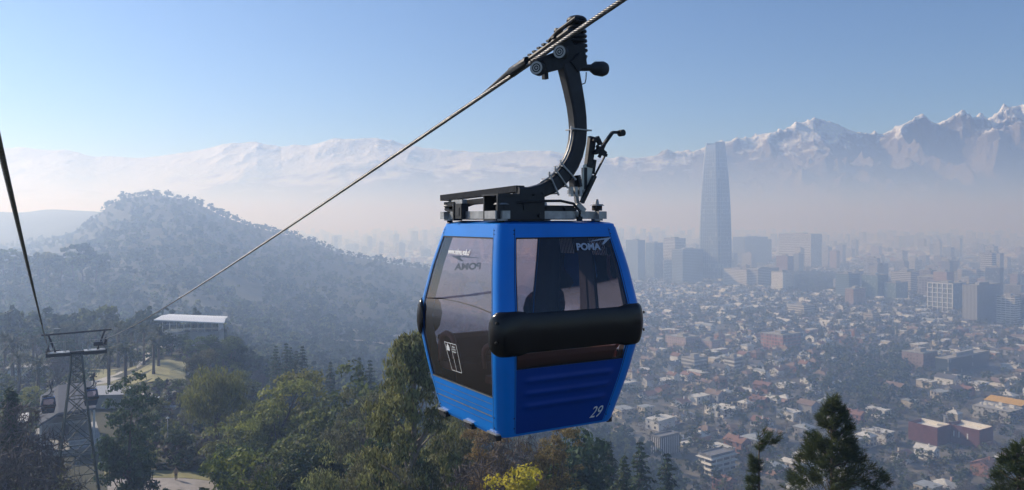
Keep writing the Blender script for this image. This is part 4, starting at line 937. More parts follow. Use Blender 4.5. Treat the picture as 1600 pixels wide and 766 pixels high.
while cnt < 185 and tries < 20000:
    tries += 1; d = float(np.exp(rs_.uniform(np.log(62), np.log(400)))); px = rs_.uniform(-30, 1190) if d > 90 else rs_.uniform(380, 900)
    x = (px - 800) / F * d
    if lawn(x, d) or gz(x, d) < 4: continue
    if 700 < px < 930 and d > 200: continue
    if px > 1000 and d < 240 and px > 1075: continue
    if px > 1000 and d < 110: continue
    sp = 3.2 + d * .022
    if any((x - a) ** 2 + (d - b) ** 2 < sp * sp for a, b in TREEPOS): continue
    kind = rs_.choice(['mid', 'olive', 'dark', 'grey', 'bare', 'euca', 'willow', 'conifer', 'brown'], p=[.28, .24, .14, .12, .06, .06, .05, .03, .02])
    h = float({'mid': 9, 'olive': 7.5, 'dark': 10, 'grey': 6.5, 'bare': 8, 'euca': 13, 'willow': 10, 'conifer': 11, 'brown': 8}[kind] * rs_.uniform(.75, 1.2))
    if px < 330 and d < 150: h = min(h, 5.5)
    if 100 < px < 380 and 108 <= d < 170: h = min(h, 5)
    zn = zone(px, d); put_tree(kind, x, d, h, LB[kind] + ' ' + zn, G_, wide=1.1); cnt += 1

def merged(kind, name, pos, hs, rng, mats, label, kd='stuff', cat='woods', wide=1.0):
    """one mesh of many small trees"""
    ps = PROTO[kind]; m = MB(); keep = []
    for j, p in enumerate(ps):
        sel = np.arange(len(pos)) % len(ps) == j; Q = pos[sel]; Hh = hs[sel]
        V = np.concatenate(p[0].v); Fq = np.concatenate([f for f, _ in p[0].f])
        a = rng.uniform(0, 6.28, len(Q)); c, s = np.cos(a), np.sin(a); k = Hh / p[4]
        X = (V[None, :, 0] * c[:, None] - V[None, :, 1] * s[:, None]) * k[:, None] * wide + Q[:, 0:1]; Y = (V[None, :, 0] * s[:, None] + V[None, :, 1] * c[:, None]) * k[:, None] * wide + Q[:, 1:2]; Z = V[None, :, 2] * k[:, None] + Q[:, 2:3]
        VV = np.stack([X, Y, Z], 2).reshape(-1, 3); FF = (Fq[None] + (np.arange(len(Q)) * len(V))[:, None, None]).reshape(-1, 4); m.add(VV, FF, j % len(mats))
    return tag(m.build(name, mats), label, cat, kind=kd)
# woods on the far hill and slopes
# light version of a crown: few big leaves
def vlight(seed, h, wd, ncl, per, L, Wd, kind='vfar'): 
    rng = np.random.default_rng(seed); C, Rr = broad_shape(rng, h, wd, ncl, .12); V, Fq = clump_cloud(rng, C, Rr * 1.4, per, L, Wd); reg(kind, MB().add(V, Fq), None, None, None, h)
for i in range(6): vlight(300 + i, 12, 8, 11, 8, 1.9, 1.3)
for i in range(6): vlight(360 + i, 12, 9, 13, 13, 1.7, 1.2, 'vhill')
rngw = np.random.default_rng(9); n = 17000
d = np.exp(rngw.uniform(np.log(270), np.log(1500), n)); px = rngw.uniform(-120, 1230, n); keep = rngw.random(n) < (d / 1500) ** .6
d, px = d[keep], px[keep]; x = (px - 800) / F * d; z = ground(x, d)
clear = np.sin(x / 37 + 2 * np.sin(d / 51)) * np.sin(d / 43 + x / 90) > .80
k = (z > 1.5) & ~clear; pos = np.stack([x[k], d[k], z[k] - .4], 1); hs = rngw.uniform(6, 14, len(pos)) * rngw.uniform(.8, 1.3, len(pos))
crest = (pos[:, 1] > 1080); hs[crest] *= .75
merged('vhill', 'hill_woods', pos, hs, rngw, [M['leaf_dark'], M['leaf_mid'], M['leaf_dark'], M['leaf_dark'], M['leaf_olive'], M['leaf_dark']], 'hazy woods covering the far hill and its valley')
# trees that stand out on the hill crest
for px, h, lb in [(170, 12, 'broad'), (205, 9, 'low'), (232, 13, 'round'), (245, 14, 'tallest'), (262, 12, 'dense'), (215, 10, 'flat'), (280, 9, 'small'), (312, 14, 'leaning'), (330, 16, 'wide'), (345, 19, 'towering'), (352, 15, 'split'), (368, 10, 'slim'), (400, 11, 'narrow'), (412, 12, 'pointed'), (428, 12, 'thin'), (436, 11, 'upright'), (160, 10, 'lonely'), (385, 9, 'stubby'), (450, 10, 'dim'), (190, 12, 'spreading')]:
    dd = 1185.; x = (px - 800) / F * dd; put_tree('far', x, dd, h * 1.1, wide=1.35, z=gz(x, dd) - h * .32, label=f'{lb} tree standing against the sky on the far hill crest', group='trees on the far hill crest')
for i, (px, py) in enumerate([(115, 375), (130, 388), (72, 385), (60, 392), (20, 385), (5, 380), (150, 392), (95, 395)]):
    tree_px('far', px, py, 640, 'large hazy tree on the shoulder in front of the far hill', group='large trees on the hill shoulder', wide=1.3)
# undergrowth
rngu = np.random.default_rng(19); n = 7000; d = np.exp(rngu.uniform(np.log(55), np.log(430), n)); px = rngu.uniform(-40, 1250, n); x = (px - 800) / F * d
k = np.array([not lawn(a, b) for a, b in zip(x, d)]) & (ground(x, d) > 1.2); pos = np.stack([x[k], d[k], ground(x[k], d[k]) - .5], 1); hs = rngu.uniform(1.2, 3.6, len(pos))
for i in range(4): vlight(320 + i, 12, 16, 10, 8, 3.2, 1.8, 'bush')
merged('bush', 'undergrowth', pos, hs, rngu, [M['leaf_dark'], M['leaf_grey'], M['leaf_olive'], M['twig']], 'low brush covering the slope between the trees', cat='undergrowth')
# ------------------------------------------------------------ buildings
PHI = R(34.8); E1 = Vector((math.cos(PHI), math.sin(PHI), 0)); E2 = Vector((-math.sin(PHI), math.cos(PHI), 0))
FM = {}
def fmat(style, wall, gl=(.05, .06, .07), **kw):
    key = (style, wall, gl)
    if key not in FM:
        a = dict(grid=dict(bay=3.4, floor=3.4, wx=.72, wz=.66), band=dict(bay=400., floor=3.3, wx=2., wz=.52, blinds=0), glass=dict(bay=2.2, floor=3.6, wx=.92, wz=.90, rough=.4, blinds=.12),
                 fins=dict(bay=1.7, floor=400., wx=.55, wz=2., blinds=0), punched=dict(bay=2.9, floor=2.9, wx=.42, wz=.44, rough=.4), balcony=dict(bay=5.5, floor=2.9, wx=.86, wz=.50, rough=.25, blinds=.4))[style]
        a.update(kw); FM[key] = facade('facade_' + style, wall, gl, **a)
    return FM[key]
KEEP = []
def building(name, px0, px1, ytop, ybase, label, parts, style='punched', wall=(.5, .48, .45), gl=(.05, .06, .07), split=.6, roofkit=True, slabs=0, group=None, rot=0.0, cat='building', roofc='concrete', frame=None, fl=3.3, **kw):
    """place by the photograph: px0..px1 is its whole width seen, split the share its sunlit long side takes"""
    d = CZ / (ybase - 345) * F; xc = ((px0 + px1) / 2 - 800) / F * d; wpx = (px1 - px0) / F * d; h = (ybase - ytop) / F * d
    v = Vector((xc, d, 0)).normalized(); a = PHI + rot; e1 = Vector((math.cos(a), math.sin(a), 0)); e2 = Vector((-math.sin(a), math.cos(a), 0)); rgt = Vector((v.y, -v.x, 0))
    # width seen = L*|e2.rgt| + W*|e1.rgt| ; the lit face runs along e2
    L = wpx * split / abs(e2.dot(rgt)); W = wpx * (1 - split) / max(.2, abs(e1.dot(rgt)))
    off = v * ((L * abs(e2.dot(v)) + W * abs(e1.dot(v))) / 2)
    c = Vector((xc, d, 0)) + off * .5; b = empty(name, (c.x, c.y, 0), a, label, cat, group)
    m = MB(); m.bbox(-W / 2, W / 2, -L / 2, L / 2, -.5, h); m.build('wall', fmat(style, wall, gl, **kw), b, uv=True)
    r = MB(); r.bbox(-W / 2 - .3, W / 2 + .3, -L / 2 - .3, L / 2 + .3, h + .003, h + .35)
    for x0, x1, y0, y1 in ((-W / 2, W / 2, -L / 2, -L / 2 + .3), (-W / 2, W / 2, L / 2 - .3, L / 2), (-W / 2, -W / 2 + .3, -L / 2, L / 2), (W / 2 - .3, W / 2, -L / 2, L / 2)): r.bbox(x0, x1, y0, y1, h + .36, h + 1.1)
    ro = r.build('roof', M[roofc], b)
    if roofkit:
        q = MB(); q.bbox(-W * .22, W * .2, -L * .18, L * .1, h + .36, h + 3.4); q.build('plant_room', M['concrete'], ro)
        q = MB(); q.bbox(W * .05, W * .05 + 2.2, L * .2, L * .2 + 2, h + .36, h + 2.1); q.build('tank', M['whitewall'], ro)
    if slabs:
        s = MB(); n = int(h / slabs)
        for i in range(1, n + 1):
            z = i * slabs; s.bbox(-W / 2 - 1.1, W / 2 + 1.1, -L / 2 - 1.1, L / 2 + 1.1, z - .25, z); 
        s.build('balcony_slab', M[frame or 'whitewall'], b)
    KEEP.append((c.x, c.y, max(L, W) * .5 + 6)); b['dims'] = (W, L, h); del b['dims']
    return b, W, L, h
def lattice(b, W, L, h, nx_, nz_, wd, mt, side=-1):
    m = MB()
    for i in range(nx_ + 1): y = -L / 2 + L * i / nx_; m.bar((side * (W / 2 + .4), y, 0), (side * (W / 2 + .4), y, h), wd, wd)
    for k in range(nz_ + 1): z = h * k / nz_; m.bar((side * (W / 2 + .42), -L / 2, z), (side * (W / 2 + .42), L / 2, z), wd, wd)
    m.build('facade_frame', mt, b)
# glass skyscraper: tapering, chamfered corners
def skyscraper():
    d = CZ / (443 - 345) * F; xc = (1122.5 - 800) / F * d; h = (443 - 221) / F * d
    b = empty('glass_skyscraper', (xc, d + 25, 0), PHI + R(5), 'tallest tower of the city, tapering pale blue glass with an open crown', 'skyscraper')
    def ringz(z):
        f = z / h; a = 28.5 * (1 - .05 * f - .30 * f ** 3.2) ; ax, ay = a * .86, a * 1.02; c = 5 + 3 * f
        return [(ax - c, -ay, z), (ax, -ay + c, z), (ax, ay - c, z), (ax - c, ay, z), (-ax + c, ay, z), (-ax, ay - c, z), (-ax, -ay + c, z), (-ax + c, -ay, z)]
    m = MB(); rows = [ringz(z) for z in np.linspace(-.5, h - 18, 26)]; m.grid([r_ + r_[:1] for r_ in rows]); m.add(rows[-1], [tuple(range(8))])
    m.build('wall', facade('tower_glass', (.34, .37, .40), (.10, .15, .20), bay=5.5, floor=8.4, wx=.80, wz=.88, rough=.4, blinds=.06), b, uv=True)
    m = MB(); rr = [ringz(z) for z in np.linspace(h - 18, h, 4)]
    for k in range(8):
        if k in (1, 5): rr_ = rr[:-1]
        else: rr_ = rr
        m.grid([[r_[k], r_[(k + 1) % 8]] for r_ in rr_])
    m.build('crown_screen', facade('crown_glass', (.28, .34, .40), (.12, .19, .27), bay=3, floor=4.2, wx=.9, wz=.7), b, uv=True)
    m = MB()
    for k in (0, 1, 4, 5):
        for q0, q1 in zip(rows[:-1], rows[1:]): m.bar(q0[k], q1[k], .8, .8)
    m.build('edge_fin', M['whitewall'], b)
    KEEP.append((xc, d + 25, 50))
skyscraper()
W_ = (.62, .60, .56); G1 = (.10, .15, .18)
B = building
B('office_tower', 978, 1008, 376, 440, 'grey glass tower with pale vertical strips beside the gondola, left of the green topped one'.replace('left of', 'next to'), 0, 'fins', (.30, .36, .40), (.08, .12, .15), .62)
B('office_tower', 1009, 1036, 380, 437, 'dark glass tower with a pale green band under its roof', 0, 'glass', (.22, .30, .32), (.07, .11, .13), .5)
b, W0, L0, h0 = B('office_tower', 1037, 1071, 373, 441, 'slim white banded tower with a darker upper block, before the skyscraper', 0, 'band', (.72, .70, .66), (.12, .13, .15), .52)
B('office_block', 1050, 1098, 390, 444, 'wide dark glass block at the foot of the skyscraper on the gondola side', 0, 'band', (.26, .31, .35), (.06, .09, .11), .35)
B('office_block', 1146, 1199, 371, 413, 'dark wide slab with one white edge strip behind the shopping centre', 0, 'glass', (.16, .19, .23), (.07, .09, .12), .35)
b, W0, L0, h0 = B('white_slab_tower', 1218, 1282, 366, 418, 'broad white slab tower striped with dark window bands', 0, 'band', (.66, .65, .63), (.09, .10, .12), .74, fl=3.3)
lattice(b, W0, L0, h0, 1, 14, 1.6, M['whitewall'])
B('shopping_centre', 1131, 1172, 421, 448, 'white low block with two round openings in front of the skyscraper', 0, 'band', (.70, .69, .66), (.25, .25, .26), .85, blinds=0)
B('office_block', 1168, 1216, 420, 449, 'dark banded office block between the white low blocks', 0, 'band', (.50, .50, .50), (.07, .08, .10), .35)
B('white_block', 1206, 1240, 425, 456, 'small stepped white block at the edge of the dark wooded park', 0, 'punched', (.74, .73, .70), (.15, .15, .16), .5)
B('green_glass_block', 1307, 1342, 428, 466, 'grey green glass block, first of the three beside the trees', 0, 'band', (.16, .22, .23), (.06, .10, .10), .55)
B('green_glass_block', 1348, 1386, 430, 468, 'teal glass block with pale panes, middle of three', 0, 'glass', (.20, .28, .27), (.10, .16, .14), .6)
B('green_glass_block', 1383, 1417, 442, 470, 'low green glass block touching the striped white building', 0, 'glass', (.18, .26, .24), (.09, .14, .12), .5)
b, W0, L0, h0 = B('striped_office', 1394, 1434, 425, 460, 'white building ruled with thin dark storeys behind the green glass blocks', 0, 'band', (.60, .57, .50), (.10, .10, .10), .7)
b, W0, L0, h0 = B('frame_office', 1453, 1505, 443, 487, 'office block behind a bold white square frame', 0, 'grid', (.20, .24, .26), (.08, .12, .13), .66)
lattice(b, W0, L0, h0, 5, 6, 1.1, M['whitewall'])
b, W0, L0, h0 = B('apartment_tower', 1508, 1560, 446, 505, 'dark apartment tower with white vertical fins and bright side', 0, 'fins', (.55, .54, .52), (.07, .08, .10), .38)
B('terraced_apartments', 1560, 1592, 463, 508, 'white terraced apartments with stacked balconies at the picture edge', 0, 'balcony', (.72, .70, .66), (.13, .13, .14), .75, slabs=2.9)
B('terraced_apartments', 1590, 1622, 460, 504, 'dark apartment block standing behind the white terraced one', 0, 'grid', (.22, .22, .24), (.08, .08, .10), .5)
B('arched_apartments', 1468, 1496, 409, 440, 'reddish apartment block with rounded roof among grey towers', 0, 'grid', (.32, .22, .20), (.10, .09, .10), .3)
B('pink_apartments', 1190, 1250, 523, 548, 'salmon pink flat roofed apartment block in the trees', 0, 'grid', (.46, .22, .18), (.13, .10, .10), .55, blinds=.3)
B('brown_apartments', 1412, 1462, 551, 578, 'brownish four storey apartments beside the dark glass block', 0, 'punched', (.30, .22, .20), (.08, .07, .08), .6)
B('dark_glass_office', 1467, 1542, 559, 583, 'low wide dark glass office among the trees', 0, 'glass', (.06, .08, .09), (.03, .045, .05), .25)
B('white_offices', 1132, 1160, 560, 582, 'small white offices with ribbon windows among the houses', 0, 'band', (.70, .69, .66), (.15, .15, .15), .55)
B('white_offices', 1232, 1272, 477, 492, 'cream stepped offices with a roof box beyond the pink apartments', 0, 'band', (.66, .62, .52), (.18, .17, .16), .6)
B('low_apartments', 1040, 1092, 527, 545, 'pinkish long low apartments near the gondola', 0, 'punched', (.45, .33, .30), (.15, .13, .13), .6)
B('low_apartments', 1092, 1125, 533, 547, 'second pinkish low apartments, the one farther from the gondola', 0, 'punched', (.45, .33, .30), (.15, .13, .13), .6)
B('low_apartments', 1350, 1372, 490, 505, 'long pale low terrace beside the tree park', 0, 'balcony', (.52, .46, .38), (.18, .17, .16), .6)
B('long_hall', 1018, 1062, 683, 712, 'grey hall with a flat metal roof and white slot windows near the slope', 0, 'fins', (.55, .55, .55), (.05, .05, .06), .3, roofc='roofgrey', roofkit=False)
B('terrace_row', 1092, 1148, 712, 740, 'white balconied row of three storeys under a dark roof, close to the slope', 0, 'balcony', (.72, .71, .68), (.10, .10, .11), .35, roofc='roofgrey', slabs=2.9, roofkit=False)
B('white_block', 1065, 1105, 560, 580, 'white flat roofed school like block beside the trees', 0, 'band', (.60, .58, .52), (.16, .16, .16), .5)
# maroon building with two bright courtyards
def maroon():
    M['maroon'] = mat('maroon_cladding', (.13, .045, .045), .6, var=.2, scale=.3); M['cream'] = mat('cream_render', (.78, .74, .66), .7, var=.05, scale=.3)
    yb = 700; d = CZ / (yb - 345) * F; c = P(1503, 345, d); b = empty('maroon_building', (c.x, d + 14, 0), PHI - R(2), 'maroon boxy building with two bright open roof courts', 'building'); KEEP.append((c.x, d + 14, 34))
    def tray(cx, cy_, w_, l_, h, nm):
        m = MB(); m.bbox(cx - w_ / 2, cx + w_ / 2, cy_ - l_ / 2, cy_ + l_ / 2, -.5, h - 2.2); t = .5
        for x0, x1, y0, y1 in ((cx - w_ / 2, cx + w_ / 2, cy_ - l_ / 2, cy_ - l_ / 2 + t), (cx - w_ / 2, cx + w_ / 2, cy_ + l_ / 2 - t, cy_ + l_ / 2), (cx - w_ / 2, cx - w_ / 2 + t, cy_ - l_ / 2 + t, cy_ + l_ / 2 - t), (cx + w_ / 2 - t, cx + w_ / 2, cy_ - l_ / 2 + t, cy_ + l_ / 2 - t)): m.bbox(x0, x1, y0, y1, h - 2.197, h)
        m.build('wing', M['maroon'], b)
        q = MB(); q.bbox(cx - w_ / 2 + t + .01, cx + w_ / 2 - t - .01, cy_ - l_ / 2 + t + .01, cy_ + l_ / 2 - t - .01, h - 2.19, h - 1.9); q.bbox(cx + w_ / 2 - t - .9, cx + w_ / 2 - t - .02, cy_ - l_ / 2 + t + .02, cy_ + l_ / 2 - t - .02, h - 1.88, h + .25); q.build('courtyard_floor', M['cream'], b)
    tray(-9, 7, 15, 18, 11, 0); tray(7, -9, 16, 19, 11, 0)
    m = MB(); m.bbox(-4, 4, -1, 5, -.5, 10.2); m.build('link_block', M['concrete'], b)
    for k, (x, y) in enumerate(((2.5, 3), (6.5, 5.5))):
        m = MB(); m.cyl((x, y, 10.2 if k == 0 else 0), (x, y, 13.8), 1.2, n=16); m.build('roof_tank', M['steel'], b, True, angle=40)
    for x, y in ((-1.02, -12), (-1.02, -7), (-1.02, -4)):
        m = MB(); m.bbox(x - .06, x, y, y + .8, 4, 7.5); m.build('window', M['whitewall'], b)
maroon()
def yellow_hall():
    M['yellowroof'] = mat('yellow_metal', (.62, .36, .06), .5, var=.12, scale=.5)
    d = CZ / (650 - 345) * F; c = P(1590, 345, d); b = empty('yellow_roofed_hall', (c.x, d + 10, 0), PHI + R(90), 'long grey hall under a bright yellow ochre roof strip', 'building'); KEEP.append((c.x, d + 10, 26))
    m = MB(); m.bbox(-12, 12, -9, 9, -.5, 8); m.build('wall', M['concrete'], b)
    m = MB(); m.grid([[(-12.4, -9.4, 8.01), (12.4, -9.4, 8.01)], [(-12.4, -2, 10), (12.4, -2, 10)], [(-12.4, 9.4, 8.01), (12.4, 9.4, 8.01)]]); m.build('roof', M['yellowroof'], b)
    b = empty('service_building', (c.x - 19, d - 8, 0), PHI, 'grey building with cluttered white machines on its roof beside the yellow roof', 'building'); KEEP.append((c.x - 19, d - 8, 18))
    m = MB(); m.bbox(-9, 9, -12, 12, -.5, 8); m.build('wall', fmat('punched', (.42, .41, .38), (.07, .07, .08)), b, uv=True); m = MB(); m.bbox(-9.3, 9.3, -12.3, 12.3, 8.003, 8.3); ro = m.build('roof', M['concrete'], b); rg = np.random.default_rng(4)
    for k in range(14): m = MB(); x, y = rg.uniform(-7, 7), rg.uniform(-10, 10); m.bbox(x, x + rg.uniform(.8, 2.4), y, y + rg.uniform(.8, 2.4), 8.31, 8.31 + rg.uniform(.6, 1.8)); m.build('air_conditioner', M['whitewall'], ro)
yellow_hall()
# hazy tower with a domed top seen over the gondola roof
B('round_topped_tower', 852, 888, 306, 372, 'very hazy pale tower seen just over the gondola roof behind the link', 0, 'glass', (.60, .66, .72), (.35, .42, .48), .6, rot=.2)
# many mid distance blocks: a few kinds, copied
rc = np.random.default_rng(123); BK = []
KINDS_ = [('punched', (.48, .45, .40), 'beige'), ('band', (.62, .60, .57), 'white banded'), ('glass', (.16, .20, .24), 'dark glass'), ('balcony', (.60, .57, .52), 'cream balconied'), ('grid', (.34, .30, .28), 'brownish gridded'), ('fins', (.40, .41, .43), 'grey finned'), ('punched', (.36, .26, .22), 'brick red'), ('balcony', (.40, .40, .41), 'grey balconied')]
def city_ok(x, y, r=10):
    return gz(x, y) < 1.0 and all((x - a) ** 2 + (y - b) ** 2 > (q + r) ** 2 for a, b, q in KEEP)
BPOS = []
def snap(x, y):
    return x, y
protoB = []
for st, wl, nm in KINDS_:
    for (W0, L0, h0, hn) in ((15, 24, 30, 'mid rise'), (17, 20, 56, 'tall')):
        e = empty('apartment_block'); tag(e, cat='building'); m = MB(); m.bbox(-W0 / 2, W0 / 2, -L0 / 2, L0 / 2, -.5, h0); m.build('wall', fmat(st, wl, rnd=.2), e, uv=True)
        m = MB(); m.bbox(-W0 / 2 - .3, W0 / 2 + .3, -L0 / 2 - .3, L0 / 2 + .3, h0 + .003, h0 + .9); m.bbox(-W0 * .2, W0 * .2, -L0 * .2, L0 * .15, h0 + .91, h0 + 4); m.build('roof', M['concrete'], e); protoB.append([e, False, nm + ' ' + hn])
def zoneb(px, d):
    s = 'beside the glass skyscraper' if 1040 < px < 1180 else ('behind the broad white slab' if px < 1300 else ('near the white framed office' if px > 1420 else 'around the green glass blocks')) if px >= 1180 else ('seen between hill and gondola' if px < 700 else 'beside the gondola')
    return s + (' in thick haze' if d > 2300 else '')
nb = 0; tries = 0
while nb < 185 and tries < 9000:
    tries += 1; right = rc.random() < .86
    d = float(np.exp(rc.uniform(np.log(1150 if right else 2600), np.log(4200)))); px = rc.uniform(960, 1640) if right else rc.uniform(520, 690)
    if px < 1300 and d < 1650: continue
    x = (px - 800) / F * d
    if not city_ok(x, d, 16) or any((x - a) ** 2 + (d - b) ** 2 < 32 ** 2 for a, b in BPOS): continue
    tall = rc.random() < (.5 if d > 1900 else .3); k = int(rc.integers(len(KINDS_))) * 2 + (1 if tall else 0); pb = protoB[k]
    o = pb[0] if not pb[1] else copy_tree(pb[0]); pb[1] = True
    o.location = (x, d, 0); s = rc.uniform(.8, 1.3); o.scale = (s, rc.uniform(.8, 1.5), rc.uniform(.6, 1.35)); o.rotation_euler = (0, 0, PHI + (R(90) if rc.random() < .4 else 0) + rc.normal() * .04)
    tag(o, f'{pb[2]} block {zoneb(px, d)}', 'building', 'apartment and office blocks of the city'); BPOS.append((x, d)); KEEP.append((x, d, 14)); nb += 1
for pb in protoB:
    if not pb[1]:
        for c in KIDS[pb[0].name]: bpy.data.objects.remove(c)
        bpy.data.objects.remove(pb[0])
# ------------------------------------------------------------ houses on a street grid
def shade(c, n, rough=.8): return mat(n, c, rough, var=.18, scale=.25)
HW = [('white', shade((.80, .78, .74), 'house_white')), ('cream', shade((.58, .52, .42), 'house_cream')), ('grey', shade((.34, .33, .32), 'house_grey')), ('brick', shade((.30, .15, .11), 'house_brick')), ('pale pink', shade((.50, .34, .30), 'house_pink'))]
HR = [('terracotta roof', shade((.22, .115, .085), 'tile_terracotta')), ('dark slate roof', shade((.10, .10, .11), 'tile_slate')), ('pale grey roof', shade((.58, .57, .54), 'roof_pale')), ('brown roof', shade((.20, .14, .11), 'tile_brown')), ('zinc roof', shade((.30, .33, .36), 'roof_zinc'))]
def house_parts(shape, w_, l_, h):
    m = MB(); r_ = MB(); o = .5
    if shape == 'flat':
        m.bbox(-w_ / 2, w_ / 2, -l_ / 2, l_ / 2, -.4, h); m.bbox(-w_ / 2 - 1, -w_ / 2 - .005, -l_ / 4, l_ / 4, -.4, h * .55)
        r_.bbox(-w_ / 2 - .3, w_ / 2 + .3, -l_ / 2 - .3, l_ / 2 + .3, h + .003, h + .3); r_.bbox(-w_ / 2 - 1.2, -w_ / 2 - .31, -l_ / 4 - .2, l_ / 4 + .2, h * .55 + .003, h * .55 + .2)
    elif shape == 'gable':
        m.bbox(-w_ / 2, w_ / 2, -l_ / 2, l_ / 2, -.4, h); k = h + w_ * .22
        m.add([(-w_ / 2, -l_ / 2, h), (w_ / 2, -l_ / 2, h), (0, -l_ / 2, k), (-w_ / 2, l_ / 2, h), (w_ / 2, l_ / 2, h), (0, l_ / 2, k)], [(0, 1, 2), (5, 4, 3)])
        for s in (-1, 1):
            a = [(s * (w_ / 2 + o), -l_ / 2 - o, h - o * .44 + .05), (s * (w_ / 2 + o), l_ / 2 + o, h - o * .44 + .05), (0, l_ / 2 + o, k + .05), (0, -l_ / 2 - o, k + .05)]; b_ = [(x, y, z + .18) for x, y, z in a]
            r_.add(a + b_, [(0, 1, 2, 3), (4, 5, 6, 7), (0, 1, 5, 4), (1, 2, 6, 5), (3, 0, 4, 7)])
    elif shape == 'hip':
        m.bbox(-w_ / 2, w_ / 2, -l_ / 2, l_ / 2, -.4, h); k = h + w_ * .22; q = w_ * .45; e = [(-w_ / 2 - o, -l_ / 2 - o, h), (w_ / 2 + o, -l_ / 2 - o, h), (w_ / 2 + o, l_ / 2 + o, h), (-w_ / 2 - o, l_ / 2 + o, h), (0, -l_ / 2 + q, k), (0, l_ / 2 - q, k)]
        r_.add([(x, y, z + .01) for x, y, z in e], [(0, 1, 4), (1, 2, 5, 4), (2, 3, 5), (3, 0, 4, 5), (3, 2, 1, 0)])
    else:   # L shape of two hips/boxes
        m.bbox(-w_ / 2, 0, -l_ / 2, l_ / 2, -.4, h); m.bbox(.005, w_ / 2, -l_ / 2, l_ * .1, -.4, h * .7)
        k = h + w_ * .16; x0, x1 = -w_ / 2 - o, o; cx = (x0 + x1) / 2
        r_.add([(x0, -l_ / 2 - o, h), (x1, -l_ / 2 - o, h), (x1, l_ / 2 + o, h), (x0, l_ / 2 + o, h), (cx, -l_ / 2 + 2, k), (cx, l_ / 2 - 2, k)], [(0, 1, 4), (1, 2, 5, 4), (2, 3, 5), (3, 0, 4, 5), (3, 2, 1, 0)])
        r_.bbox(o + .01, w_ / 2 + .4, -l_ / 2 - .4, l_ * .1 + .4, h * .7 + .003, h * .7 + .25)
    return m, r_
HP = []
rh = np.random.default_rng(31)
for i in range(26):
    shape = ['flat', 'gable', 'hip', 'ell', 'gable', 'hip'][i % 6]; w_ = rh.uniform(8, 12); l_ = rh.uniform(10, 17); h = rh.choice([3.1, 5.6, 6.0]); wi = int(rh.choice(5, p=[.42, .22, .18, .10, .08])); ri = int(rh.choice([2, 2, 4] if shape == 'flat' else [0, 1, 1, 2, 2, 3, 3, 4])) 
    m, r_ = house_parts(shape, w_, l_, h); e = empty('house'); tag(e, cat='house'); m.build('wall', HW[wi][1], e); ro = r_.build('roof', HR[ri][1], e)
    if shape in ('gable', 'hip', 'ell'): q = MB(); q.bbox(-w_ * .2, -w_ * .2 + .8, -l_ * .2, -l_ * .2 + .8, h + .4, h + w_ * .22 + 1.2); q.build('chimney', HW[wi][1], ro)
    full = i < 12
    if full:
        lv_ = [0] if h < 4 else [0, 1]
        for f_ in lv_:
            for sx, ys_ in ((-1, (-.3, .05, .33)),):
                for yy in ys_: q = MB(); x = -w_ / 2 if not (shape == 'flat' and abs(yy) < .2 and f_ == 0) else -w_ / 2 - 1; q.bbox(x - .05, x + .02, yy * l_ - .7, yy * l_ + .7, .9 + 2.7 * f_, 2.3 + 2.7 * f_); q.build('window', M['darkglass'], e)
            for xx in (-.25, .22): q = MB(); q.bbox(xx * w_ - .7, xx * w_ + .7, -l_ / 2 - .05, -l_ / 2 + .02, .9 + 2.7 * f_, 2.2 + (2.7 if (f_ and shape != 'ell') else 0)) if f_ == 0 else q.bbox(xx * w_ - .5, xx * w_ + .5, -l_ / 2 - .05, -l_ / 2 + .02, 3.6 if not (shape == 'ell' and xx > 0) else .4, 4.8 if not (shape == 'ell' and xx > 0) else .7); q.build('window', M['darkglass'], e)
    sn = {'flat': 'flat roofed', 'gable': 'gabled', 'hip': 'hipped', 'ell': 'L shaped'}[shape]
    HP.append([e, False, full, f"{HW[wi][0]} {'one' if h < 4 else 'two'} storey {sn} house with {HR[ri][0]}", (w_, l_, h, shape, wi, ri)])
def zoneh(px, d):
    py = 345 + CZ / d * F
    if py > 700: return 'at the foot of the slope' if px < 1200 else ('between the pine tops' if px < 1420 else 'below the maroon building')
    if py > 640: return 'beside the gondola corner' if px < 1100 else ('left of the maroon building'.replace('left of', 'before') if px < 1450 else 'around the maroon building')
    if py > 580: return 'under the pink apartments' if px < 1300 else 'beyond the maroon building'
    return 'near the pink apartments' if px < 1300 else 'below the white framed office'
cand = []
U0 = np.array([E1.x, E1.y]); U1 = np.array([E2.x, E2.y])
BL, BW = 118., 66.                      # block length along E1, depth along E2
LOTS = []
for bi in range(-12, 48):
    for bj in range(-14, 40):
        for row in (0, 1):
            nlot = 7
            for k in range(nlot):
                a = bi * BL + 8 + (k + .5) * (BL - 14) / nlot; b = bj * BW + (17 if row == 0 else 48)
                LOTS.append((a, b, row))
LOTS = np.array(LOTS); X = LOTS[:, 0] * U0[0] + LOTS[:, 1] * U1[0] - 500; Y = LOTS[:, 0] * U0[1] + LOTS[:, 1] * U1[1]
X += rh.normal(size=len(X)) * 1.6; Y += rh.normal(size=len(Y)) * 1.6
PXS = 800 + F * X / np.maximum(Y, 1)
sel = (Y > 330) & (Y < 2600) & (PXS > 930) & (PXS < 1680); X, Y, PXS, RW = X[sel], Y[sel], PXS[sel], LOTS[sel, 2]; od = np.argsort(Y)
nh = 0; far = []
